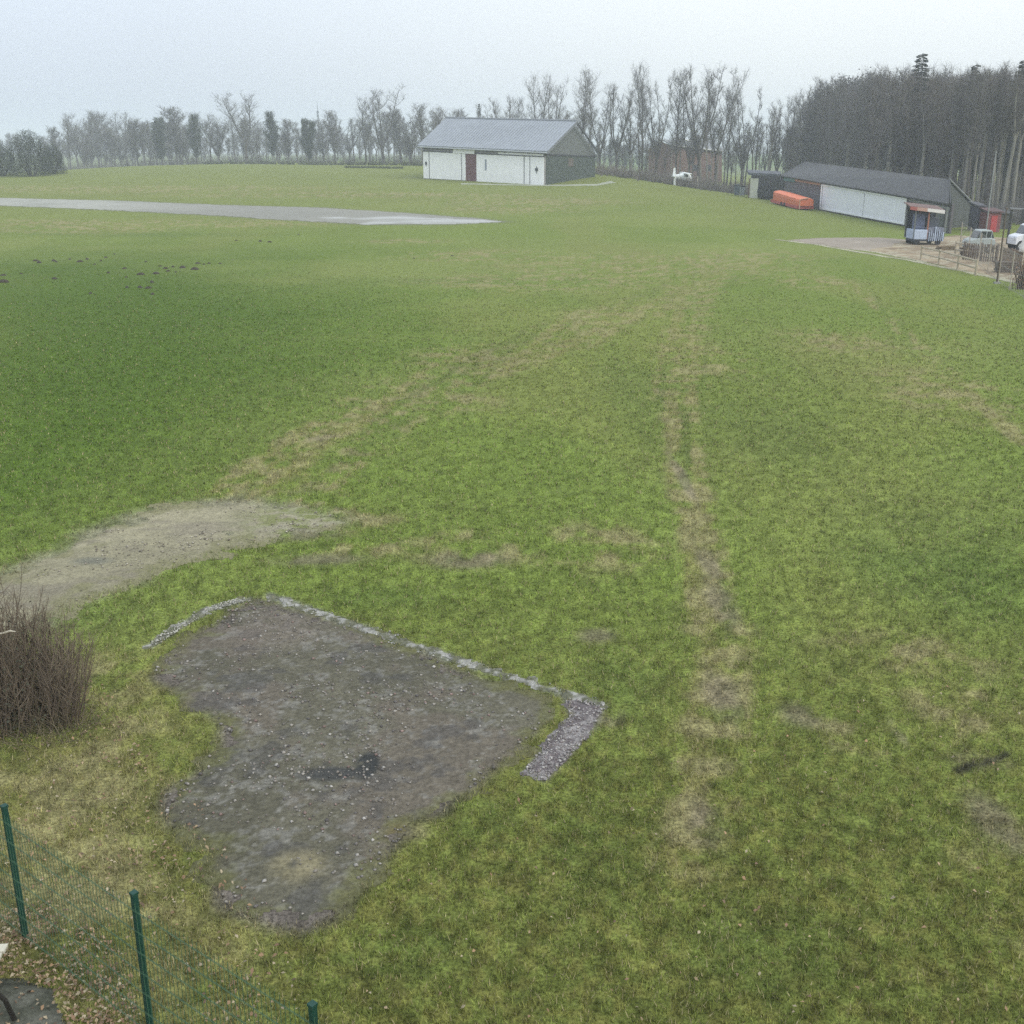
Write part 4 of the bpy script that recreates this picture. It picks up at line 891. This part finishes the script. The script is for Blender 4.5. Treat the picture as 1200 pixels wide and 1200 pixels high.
# ------------------------------------------------------------------ long shed
def shed():
    F1 = stand(916, 156); F2 = stand(1112, 103); up = lambda p, py: Vector((p.x, p.y, at(600, py, p.y).z)); E1, E2 = up(F1, 206), up(F2, 239)
    R1, R2 = at(944, 190.5, 162), at(1112, 211.5, 110); G3 = stand(1139, 114); G3e = up(G3, 243); B1 = Vector((F1.x + 12, 168, 0)); B1e = Vector((B1.x, B1.y, G3e.z + .5))
    o = thing('long_shed', 'long low shed with dark grey roof and white sliding doors before the wood', 'shed', F1)
    wall = mat('shed_wall', (.115, .105, .110), .85, noise=.15, nscale=1, stretch=(2, 2, .4)); roof = mat('shed_roof', (.080, .080, .082), .9, noise=.18, nscale=.7); grey = mat('shed_boards', (.085, .092, .085), .85, noise=.2, nscale=2, stretch=(3, 3, .3))
    white = mat('shed_white', (.74, .74, .77), .6, noise=.05, nscale=1); trim = mat('shed_trim', (.78, .78, .78), .6)
    lo = lambda p: Vector((p.x, p.y, -.4)); n = (F2 - F1).cross(Vector((0, 0, 1))).normalized(); n = -n if n.x > 0 else n
    def fp(px, v, out_=0):        # point on the front wall below column px
        # intersect column with the wall line
        best = min((abs(600 + F * F1.lerp(F2, i / 800).x / (F1.lerp(F2, i / 800).y * CP + H * SP) - px), i) for i in range(-10, 811))[1] / 800
        g_ = F1.lerp(F2, best); e = E1.lerp(E2, best); return Vector((g_.x, g_.y, g_.z + (e.z - g_.z) * v)) + n * out_
    MB().prism([lo(F1), lo(F2), E2, E1], -n * .2).build('front_wall', wall, o)
    MB().prism([lo(F2), lo(R2), R2, E2], Vector((0, .2, 0))).build('gable_wall', grey, o)
    MB().prism([lo(R2), lo(G3), G3e, R2], Vector((0, .2, 0))).build('gable_wall', grey, o)
    MB().prism([lo(G3), lo(B1), B1e, G3e], Vector((.2, 0, 0))).build('rear_wall', grey, o)
    MB().prism([lo(F1), lo(B1), B1e, R1, E1], Vector((0, -.2, 0))).build('far_gable_wall', grey, o)
    dn = (E1 - R1).normalized() * .35
    m_ = MB(); slab(m_, E1 + dn + n * .25, E2 + dn + n * .25, R2, R1, .12)
    for i in range(70):
        t_ = i / 69; a_ = (E1 + dn + n * .25).lerp(E2 + dn + n * .25, t_); b_ = R1.lerp(R2, t_); m_.tube([a_ + Vector((-.02, 0, .14)), b_ + Vector((-.02, 0, .14))], .03, 4)
    m_.build('roof_slope', roof, o)
    slab(MB(), R1, R2, G3e + Vector((.2, 0, 0)), B1e, .10).build('roof_slope', roof, o)
    MB().tube([R2 + Vector((0, -.15, .1)), G3e + Vector((.1, -.15, .1))], .09, 5).build('verge_board', mat('shed_verge', (.20, .21, .21), .7), o)
    MB().tube([E2 + n * .2, R2 + Vector((0, -.1, .15))], .08, 5).build('verge_board', mat('dark_trim', (.04, .042, .045), .7), o)
    for a_, b_ in ((962.5, 1012), (1013, 1061.5)): slab(MB(), fp(a_, .05, .1), fp(b_, .05, .1), fp(b_, .92, .1), fp(a_, .92, .1), .08 if a_ < 1000 else .11).build('sliding_door', white, o)
    for p in ((962, .03, 1062, .09), (962, .90, 1062, .945)): slab(MB(), fp(p[0], p[1], .22), fp(p[2], p[1], .22), fp(p[2], p[3], .22), fp(p[0], p[3], .22), .05).build('door_rail', trim, o)
    for px in (962, 1060.5): slab(MB(), fp(px, .09, .22), fp(px + 1.5, .09, .22), fp(px + 1.5, .90, .22), fp(px, .90, .22), .05).build('door_post', trim, o)
    slab(MB(), fp(917, .84, .06), fp(930, .84, .06), fp(930, .96, .06), fp(917, .96, .06), .08).build('fascia', mat('teal_board', (.11, .22, .22), .7, noise=.2, nscale=2), o)
    slab(MB(), fp(930.3, .88, .06), fp(961, .88, .06), fp(961, .95, .06), fp(930.3, .95, .06), .08).build('fascia', mat('orange_board', (.42, .22, .12), .7, noise=.35, nscale=1.2), o)
    slab(MB(), fp(1063, .86, .06), fp(1111, .80, .06), fp(1111, .88, .06), fp(1063, .95, .06), .08).build('fascia', mat('shed_pale', (.22, .22, .21), .8), o)
    for px in (917, 961): MB().box(fp(px, .5, .12), (.2, .2, 3.2)).build('corner_post', mat('dark_trim', (.04, .042, .045), .7), o)
    for px in (1068, 1085, 1098):
        slab(MB(), fp(px, .0, .1), fp(px + 8, .0, .1), fp(px + 8, .75, .1), fp(px, .75, .1), .06).build('board_panel', grey, o)
    MB().box(fp(1110, .45, .2), (.14, .14, 2.3)).build('corner_post', mat('pale_post', (.22, .24, .22), .8), o)
shed()
def tarp_trailer():
    a, b = stand(917, 151.5), stand(953, 137.5); a.x -= .7; b.x -= .9; o = thing('covered_trailer', 'long trailer under an orange tarpaulin beside the shed', 'trailer', a)
    ax = (b - a); L_ = ax.length; ax.normalize(); sd_ = Vector((-ax.y, ax.x, 0)); org = mat('orange_tarp', (.62, .155, .065), .6, noise=.15, nscale=2, bump=.4); red = mat('red_skirt', (.42, .075, .07), .6, noise=.2, nscale=2)
    rings = []
    for t in [i / 14 for i in range(15)]:
        s = .55 + .45 * math.sin(min(1, t * 6 + .1) * math.pi / 2) if t < .3 else (1 if t < .93 else 1 - (t - .93) * 1.5); c = a + ax * L_ * t
        hz = (1.75 - .35 * t + .03 * math.sin(t * 25)) * (.86 + .14 * s)
        rings.append([c + sd_ * q[0] * .95 * s + Vector((0, 0, .55 + (hz - .55) * q[1])) for q in ((-1, 0), (-1.02, .6), (-.97, .88), (-.6, .97), (0, 1.02), (.6, .97), (.97, .88), (1.02, .6), (1, 0))])
    MB().loft(rings).build('tarpaulin', org, o, smooth=False)
    MB().prism([a + ax * .3 - sd_ * .98 + Vector((0, 0, .25)), b - ax * .2 - sd_ * .98 + Vector((0, 0, .2)), b - ax * .2 - sd_ * .98 + Vector((0, 0, .56)), a + ax * .3 - sd_ * .98 + Vector((0, 0, .56))], sd_ * 1.96).build('chassis', red, o)
    for t in (.45, .55):
        for s in (-1, 1): c = a + ax * L_ * t + sd_ * s * 1.0; MB().tube([c + Vector((0, 0, .3)) - sd_ * .1, c + Vector((0, 0, .3)) + sd_ * .1], .3, 14).build('wheel', RUB, o)
    MB().box(a - ax * .35 + Vector((0, 0, 1.0)), (.9, .5, .9)).build('front_cover', mat('dark_red_cover', (.14, .03, .03), .7), o, bevel=.1)
    MB().tube([b + Vector((-.8, -.1, .2)), b + Vector((-.8, -.1, 1.3)), b + Vector((.2, -.1, 1.45))], .07, 6).build('tarp_strap', mat('pale_strap', (.50, .30, .20), .7), o)
tarp_trailer()

# ------------------------------------------------------------------ vehicles and kiosk on the right
def car(px0, px1, Y, topy, rgb, label, rz=0, glass=(.03, .035, .04), group=None):
    k = Y / F; c = stand((px0 + px1) / 2, Y); Lg = (px1 - px0) * k; o = thing('parked_car', label, 'car', c, 0, group); top = max(1.2, at(px0, topy, Y).z - c.z); wd = 1.5
    m = mat('car_%d' % px0, rgb, .35, spec=.5)
    def P(t, z, y): return Vector((c.x + (t - .5) * Lg, c.y + y, c.z + z * top))
    low = [(0, .25), (0, .50), (.03, .58), (.24, .66), (.80, .68), (.97, .62), (1, .5), (1, .25)]
    b = MB(); b.prism([P(t, z, -wd / 2) for t, z in low], (0, wd, 0)); body = b.build('body', m, o, bevel=.05)
    up = [(.24, .66), (.38, .97), (.45, 1.0), (.78, 1.0), (.86, .95), (.95, .66)]
    q = MB(); q.prism([P(t, z, -wd / 2 + .12) for t, z in up], (0, wd - .24, 0)); q.build('cabin', mat('car_glass', glass, .15, spec=.6), o, bevel=.04)
    rf = MB(); rf.prism([P(.37, .95, -wd / 2 + .1), P(.45, 1.02, -wd / 2 + .1), P(.78, 1.02, -wd / 2 + .1), P(.88, .95, -wd / 2 + .1)], (0, wd - .2, 0)); rf.build('roof', m, o, bevel=.03)
    for t in (.36, .60, .80): MB().prism([P(t, .66, -wd / 2 + .09), P(t + .025, .66, -wd / 2 + .09), P(t + .045, .97, -wd / 2 + .09), P(t + .02, .97, -wd / 2 + .09)], (0, wd - .18, 0)).build('pillar', m, o)
    for t in (.2, .8):
        for s in (-1, 1):
            w_ = P(t, 0, s * (wd / 2 - .08)); r = .21 * top; t_ = MB().loft([[(w_.x + r * .8 * math.cos(a) * 1.0, w_.y + yy_, w_.z + r + r * math.sin(a)) for a in [i * math.pi / 8 for i in range(16)]] for yy_ in (-.09, .09)]).build('wheel', RUB, o)
            MB().tube([(w_.x, w_.y + s * .085, w_.z + r), (w_.x, w_.y + s * .11, w_.z + r)], r * .5, 12).build('rim', mat('rim', (.45, .46, .48), .3, metal=.6), t_).matrix_parent_inverse = Matrix.Identity(4)
    for s in (-1, 1): MB().box(P(.01, .5, s * (wd / 2 - .25)), (.08, .28, .14)).build('headlight', mat('lamp_glass', (.6, .62, .65), .2), o)
    for s in (-1, 1): MB().box(P(.99, .52, s * (wd / 2 - .2)), (.08, .22, .16)).build('tail_light', mat('tail_lamp', (.4, .03, .03), .3), o)
    for y in (-wd / 2 - .01,): MB().box(P(.5, .42, y), (.012, .02, top * .35)).build('door_seam', RUB, o)
    return o
def kiosk():
    Y = 88.5; c = stand(1088, Y); k = Y / F; o = thing('canopy_trailer', 'boxy blue and white open trailer under an orange and white roof edge before the shed', 'trailer', c)
    a, b = at(1066.5, 242.5, Y), at(1107, 247, Y - .3); W = mat('trailer_white', (.40, .46, .56), .6, noise=.25, nscale=5, stretch=(3, 1, .5)); dk = mat('canopy_back', (.035, .042, .055), .7)
    MB().prism([a, b, b + Vector((.3, 2.4, .2)), a + Vector((.3, 2.4, .2))], (0, 0, .07)).build('roof', mat('canopy_roof', (.14, .085, .075), .7, noise=.3, nscale=2), o)
    m0, m1 = a.lerp(b, .20), a.lerp(b, .50)
    for p, q, cname, cc in ((a, m0, 'fascia_red', (.30, .09, .07)), (m0, m1, 'fascia_orange', (.40, .25, .19)), (m1, b, 'fascia_white', (.62, .60, .56))):
        MB().prism([p + Vector((0, -.05, -.20)), q + Vector((0, -.05, -.22)), q + Vector((0, -.05, .05)), p + Vector((0, -.05, .05))], (0, -.05, 0)).build('fascia', mat(cname, cc, .6), o)
    x0, x1 = stand(1070, Y).x, stand(1105, Y).x; wdt = x1 - x0; z = c.z
    for t, cc in ((.0, (.12, .13, .12)), (.44, (.30, .13, .08)), (1.0, (.12, .13, .12))):
        for dy in (.1, 2.1): MB().box((x0 + wdt * t, Y + dy, z + 1.6), (.09, .09, 2.3)).build('post', mat('canopy_post_%d' % (t * 10), cc, .7), o)
    MB().prism([Vector((x0, Y + 2.15, z + .5)), Vector((x1, Y + 2.15, z + .5)), Vector((x1, Y + 2.15, z + 2.65)), Vector((x0, Y + 2.15, z + 2.75))], (0, .06, 0)).build('back_panel', dk, o)
    MB().box((x0 + wdt * .27, Y + 1.1, z + 1.75), (wdt * .30, .9, 1.1)).build('screen', mat('blue_screen', (.12, .14, .21), .7, noise=.3, nscale=4), o, bevel=.05)
    MB().box((x0 + wdt * .74, Y + 1.3, z + 1.6), (wdt * .42, .6, .9)).build('screen', mat('slate_screen', (.08, .09, .11), .7, noise=.3, nscale=4), o, bevel=.05)
    MB().box((x0 + wdt * .22, Y + .95, z + .80), (wdt * .44, 1.9, .75)).build('counter', W, o, bevel=.06)
    MB().box((x0 + wdt * .72, Y + 1.0, z + .85), (wdt * .54, 1.9, .95)).build('counter', mat('counter_slate', (.15, .16, .20), .7), o, bevel=.04)
    rr = random.Random(4)
    for i in range(8):
        h = rr.uniform(.55, 1.15); MB().box((x0 + wdt * (.50 + i * .066), Y - .03, z + .32 + h / 2), (rr.uniform(.035, .10), .05, h)).build('slat', W, o)
    MB().box((x0 + wdt * .5, Y + .95, z + .36), (wdt, 1.8, .12)).build('chassis', dk, o)
    for t in (.12, .82):
        for dy in (0, 1.8): MB().tube([(x0 + wdt * t, Y + dy, z + .22), (x0 + wdt * t, Y + dy + .14, z + .22)], .22, 14).build('wheel', RUB, o)
kiosk()
cb = stand(1069.5, 90.5); hb = MB(); rr_ = random.Random(3)
for i in range(420):
    p = cb + Vector((rr_.gauss(0, .18), rr_.gauss(0, .2), abs(rr_.gauss(.6, .45)))); a = rvec(rr_.random() * 6.28, rr_.uniform(-1, 1)) * .07; b = a.orthogonal().normalized() * .05; hb.quad(p - a, p - b, p + a, p + b)
tr_ = thing('green_shrub', 'narrow green shrub at the left post of the canopy', 'shrub', cb); hb.build('foliage', mat('shrub_green', (.06, .10, .04), .8), tr_); MB().tube([cb, cb + Vector((0, 0, 1.2))], [.04, .01], 5).build('stem', bark, tr_)
car(1131, 1160, 82, 269.5, (.30, .34, .33), 'grey-green car parked behind the paling fence')
car(1184, 1216, 84, 263, (.66, .67, .70), 'white car at the right edge of the picture')
# brown hut and red cabinet in front of the wood
def hut(px0, px1, Y, topy, rgb, roofc, name, cat, label, win=None):
    c = stand((px0 + px1) / 2, Y); k = Y / F; o = thing(name, label, cat, c); wd = (px1 - px0) * k; h = at(px0, topy, Y).z - c.z
    MB().box((c.x, c.y, c.z + h / 2 - .05), (wd, 1.8, h)).build('wall', mat(name + '_wall', rgb, .8, noise=.2, nscale=2, stretch=(4, 4, .4)), o)
    MB().prism([Vector((c.x - wd / 2 - .15, c.y - 1.1, c.z + h)), Vector((c.x + wd / 2 + .15, c.y - 1.1, c.z + h - .05)), Vector((c.x + wd / 2 + .15, c.y + 1.1, c.z + h + .2)), Vector((c.x - wd / 2 - .15, c.y + 1.1, c.z + h + .25))], (0, 0, .1)).build('roof', mat(name + '_roof', roofc, .8), o)
    MB().box((c.x, c.y - .92, c.z + h * .42), (wd * .45, .06, h * .8)).build('door', mat(name + '_door', win or tuple(v * .6 for v in rgb), .6), o)
hut(1151, 1166, 106, 248, (.20, .075, .075), (.10, .06, .06), 'red_hut', 'hut', 'small dull red hut at the foot of the wood', (.38, .05, .05))
hut(1138, 1145.5, 108, 241, (.12, .12, .15), (.08, .08, .09), 'grey_cabinet', 'cabinet', 'narrow blue-grey cabinet between the shed gable and the red hut')
hut(1166.5, 1180, 110, 250, (.10, .095, .085), (.07, .07, .07), 'wooden_hut', 'hut', 'weathered dark wooden hut right of the red hut')
def pole(px, Y, y0, r, rgb, name, label, cat):
    c = stand(px, Y); top = at(px, y0, Y); o = thing(name, label, cat, c)
    MB().tube([c - Vector((0, 0, .2)), Vector((c.x, c.y, top.z))], [r, r * .7], 8).build('shaft', mat(name + '_m', rgb, .6), o)
    MB().tube([Vector((c.x, c.y, top.z)), Vector((c.x, c.y, top.z + .12))], r * 1.3, 8).build('cap', mat(name + '_m', rgb, .6), o)
    MB().box(c + Vector((0, 0, .04)), (r * 5, r * 5, .1)).build('foot', mat('concrete_foot', (.3, .3, .28), .9), o)
pole(1155, 103, 179, .07, (.22, .23, .22), 'flagpole', 'tall thin pale flagpole rising in front of the wood', 'flagpole')
pole(1168, 62.5, 246, .055, (.10, .075, .055), 'brown_post', 'thin tall dark brown post standing in the sandy yard', 'post')
# tall wire fence along the yard: thin posts
def yard_fence():
    o = thing('wire_fence', 'tall thin wire fence with slim posts round the yard with parked cars', 'fence', stand(1124, 78)); pm = mat('fence_post_pale', (.34, .30, .24), .8); 
    P = [stand(px, Y) for px, Y in ((1124, 84), (1134, 78), (1146, 72.5), (1157, 67.5), (1169.5, 63), (1183, 59.5), (1200, 56), (1222, 53))]
    for p in P: MB().tube([p, p + Vector((0, 0, 2.0))], .035, 6).build('post', pm, o)
    for a, b in zip(P[:-1], P[1:]):
        w_ = MB(); n_ = 9
        for i in range(1, n_): q = a.lerp(b, i / n_); w_.tube([q, q + Vector((0, 0, 1.95))], .008, 3, cap=False)
        for z in (.1, 1.0, 1.95): w_.tube([a + Vector((0, 0, z)), b + Vector((0, 0, z))], .01, 3, cap=False)
        w_.build('wire_panel', mat('wire', (.28, .27, .24), .6), o)
yard_fence()
def paling(px0, px1, Y0, Y1, h, rgb, label):
    a, b = stand(px0, Y0), stand(px1, Y1); o = thing('paling_fence', label, 'fence', a); n_ = max(6, int((b - a).length / .16)); m = mat('paling_%d' % px0, rgb, .85, noise=.3, nscale=3)
    sl_ = MB()
    for i in range(n_ + 1):
        q = a.lerp(b, i / n_); sl_.box((q.x, q.y, q.z + h / 2), (.09, .02, h * random.uniform(.92, 1.05)))
    sl_.build('pales', m, o)
    for z in (.25, .8): MB().tube([a + Vector((0, .04, z * h)), b + Vector((0, .04, z * h))], .035, 5).build('rail', m, o)
    for t in (0, .5, 1): q = a.lerp(b, t); MB().box((q.x, q.y + .08, q.z + h / 2), (.1, .1, h * 1.08)).build('post', m, o)
paling(1129, 1168, 76, 74, 1.15, (.16, .125, .10), 'brown paling fence in front of the grey-green car')
paling(1172, 1196, 73, 70, 1.1, (.17, .13, .10), 'brown paling fence below the white car')
def rail_barrier(pts, label, h=.85, rgb=(.40, .34, .25)):
    P = [stand(*p) for p in pts]; o = thing('timber_barrier', label, 'barrier', P[0]); m = mat('pale_timber', rgb, .85, noise=.2, nscale=3)
    for p in P: MB().tube([p - Vector((0, 0, .1)), p + Vector((0, 0, h + .1))], .075, 7).build('post', m, o)
    for a, b in zip(P[:-1], P[1:]):
        for z in (h, h * .5): MB().tube([a + Vector((0, -.07, z)), b + Vector((0, -.07, z))], .055, 6).build('rail', m, o)
rail_barrier(((1079, 76), (1100, 73), (1122, 69.5), (1143, 66.5)), 'low pale timber barrier along the sandy yard edge')
rail_barrier(((1119, 79), (1133, 77.5), (1150, 76)), 'short pale timber barrier before the paling fence', .9)
def timber_stack(px, Y, n, rgb, label):
    c = stand(px, Y); o = MB(); m = mat('stack_%d' % px, rgb, .9, noise=.3, nscale=4); rr = random.Random(px)
    for i in range(n):
        for j in range(4):
            o.box((c.x + rr.gauss(0, .03), c.y - .3 + j * .2, c.z + .07 + i * .11), (1.15 + rr.uniform(-.15, .15), .17, .09), rr.gauss(0, .03))
    tag(o.build('timber_stack', m), label, 'timber stack')
timber_stack(1136, 79, 5, (.13, .10, .075), 'dark low stack of planks behind the short timber barrier')
timber_stack(1108, 84, 3, (.26, .20, .13), 'pale low stack of planks in the sandy yard beside the blue-white trailer')
timber_stack(1178, 68, 6, (.10, .075, .06), 'dark brown stack of planks right of the thin brown post')
def gate():
    o = thing('gate_frame', 'dark upright gate frame beside the white car', 'gate', stand(1180, 90)); m = mat('gate_dark', (.035, .037, .035), .7)
    a, b = stand(1180, 90), stand(1194, 89)
    for p in (a, b): MB().box(p + Vector((0, 0, 1.35)), (.14, .14, 2.8)).build('post', m, o)
    MB().tube([a + Vector((-.1, 0, 2.75)), b + Vector((.1, 0, 2.7))], .1, 6).build('lintel', mat('gate_pale', (.2, .2, .19), .7), o)
gate()
# dry shrub and closed parasol at the right edge
c = stand(1197, 60); o = thing('dried_shrub', 'rust-brown dried shrub at the right edge of the picture', 'shrub', c); rr_ = random.Random(9); s1 = MB(); s2 = MB()
for i in range(60):
    p = c + Vector((rr_.gauss(0, .12), rr_.gauss(0, .15), 0)); pts, _ = grow(s1, p, Vector((rr_.gauss(0, .18), rr_.gauss(0, .2), 1)), rr_.uniform(.8, 1.65), .02, .008, 4, rr_, .1, .1, 4)
    for j in range(9):
        q = pts[rr_.randint(1, 4)] + Vector((rr_.gauss(0, .07), rr_.gauss(0, .07), rr_.gauss(0, .07))); a = rvec(rr_.random() * 6.28, rr_.uniform(-1, 1)) * .07; b = a.orthogonal().normalized() * .045; s2.quad(q - a, q - b, q + a, q + b)
s1.build('stem', mat('dry_stem', (.09, .055, .035), .9), o); s2.build('foliage', mat('dry_leaf', (.17, .095, .055), .9), o)
c = stand(1196.5, 70); o = thing('parasol', 'closed white parasol standing behind the dried shrub', 'parasol', c)
MB().tube([c, c + Vector((0, 0, 2.45))], .025, 6).build('pole', mat('parasol_pole', (.3, .25, .18), .6), o)
MB().loft([[(c.x + r * (1 + .15 * (i % 2)) * math.cos(i * math.pi / 8), c.y + r * (1 + .15 * (i % 2)) * math.sin(i * math.pi / 8), c.z + z) for i in range(16)] for r, z in ((.24, 1.05), (.22, 1.3), (.13, 1.75), (.08, 2.2), (.03, 2.42))]).build('cloth', mat('parasol_cloth', (.66, .64, .60), .8), o, smooth=True)

# ------------------------------------------------------------------ far masts
def mast(px, Y, ytop, label):
    c = stand(px, Y); top = at(px, ytop, Y).z - c.z; o = thing('radio_mast', label, 'mast', c); m = mat('mast_steel', (.12, .13, .15), .6); L_ = MB(); w = .5
    for k in range(3): a = k * 2.094; L_.tube([c + Vector((w * math.cos(a), w * math.sin(a), 0)), c + Vector((.25 * math.cos(a), .25 * math.sin(a), top * .8))], .10, 4)
    n_ = 26
    for i in range(n_):
        z0, z1 = top * .8 * i / n_, top * .8 * (i + 1) / n_; r0 = w + (.25 - w) * i / n_
        for k in range(3): a, b = k * 2.094, (k + 1) * 2.094; L_.tube([c + Vector((r0 * math.cos(a), r0 * math.sin(a), z0)), c + Vector((r0 * math.cos(b), r0 * math.sin(b), z1))], .07, 3)
    L_.build('lattice', m, o); MB().tube([c + Vector((0, 0, top * .8)), c + Vector((0, 0, top))], [.14, .05], 6).build('antenna', m, o)
    for z in (.72, .78): MB().tube([c + Vector((0, 0, top * z)), c + Vector((0, 0, top * z + 1.2))], .5, 8).build('platform', m, o)
mast(109, 560, 128, 'faint radio mast over the far left trees')
mast(375, 560, 118, 'faint radio mast with platforms above the squat dark tree')

# ------------------------------------------------------------------ haze
hz = MB().prism([(-10500, -320, -2), (10500, -320, -2), (10500, 2620, -2), (-10500, 2620, -2)], (0, 0, 50))
hm = bpy.data.materials.new('haze'); hm.use_nodes = True; t = hm.node_tree; t.nodes.clear()
ho = t.nodes.new('ShaderNodeOutputMaterial'); pv = t.nodes.new('ShaderNodeVolumePrincipled'); pv.inputs['Color'].default_value = (.87, .93, 1.0, 1); pv.inputs['Density'].default_value = .00085
t.links.new(pv.outputs[0], ho.inputs['Volume'])
h_ = hz.build('haze', hm); tag(h_, kind='stuff'); h_['label'] = 'thin pale haze over the whole airfield'; h_['category'] = 'haze'
for o in list(bpy.data.objects):
    if '_local' in o: del o['_local']
print('TREES', cnt)
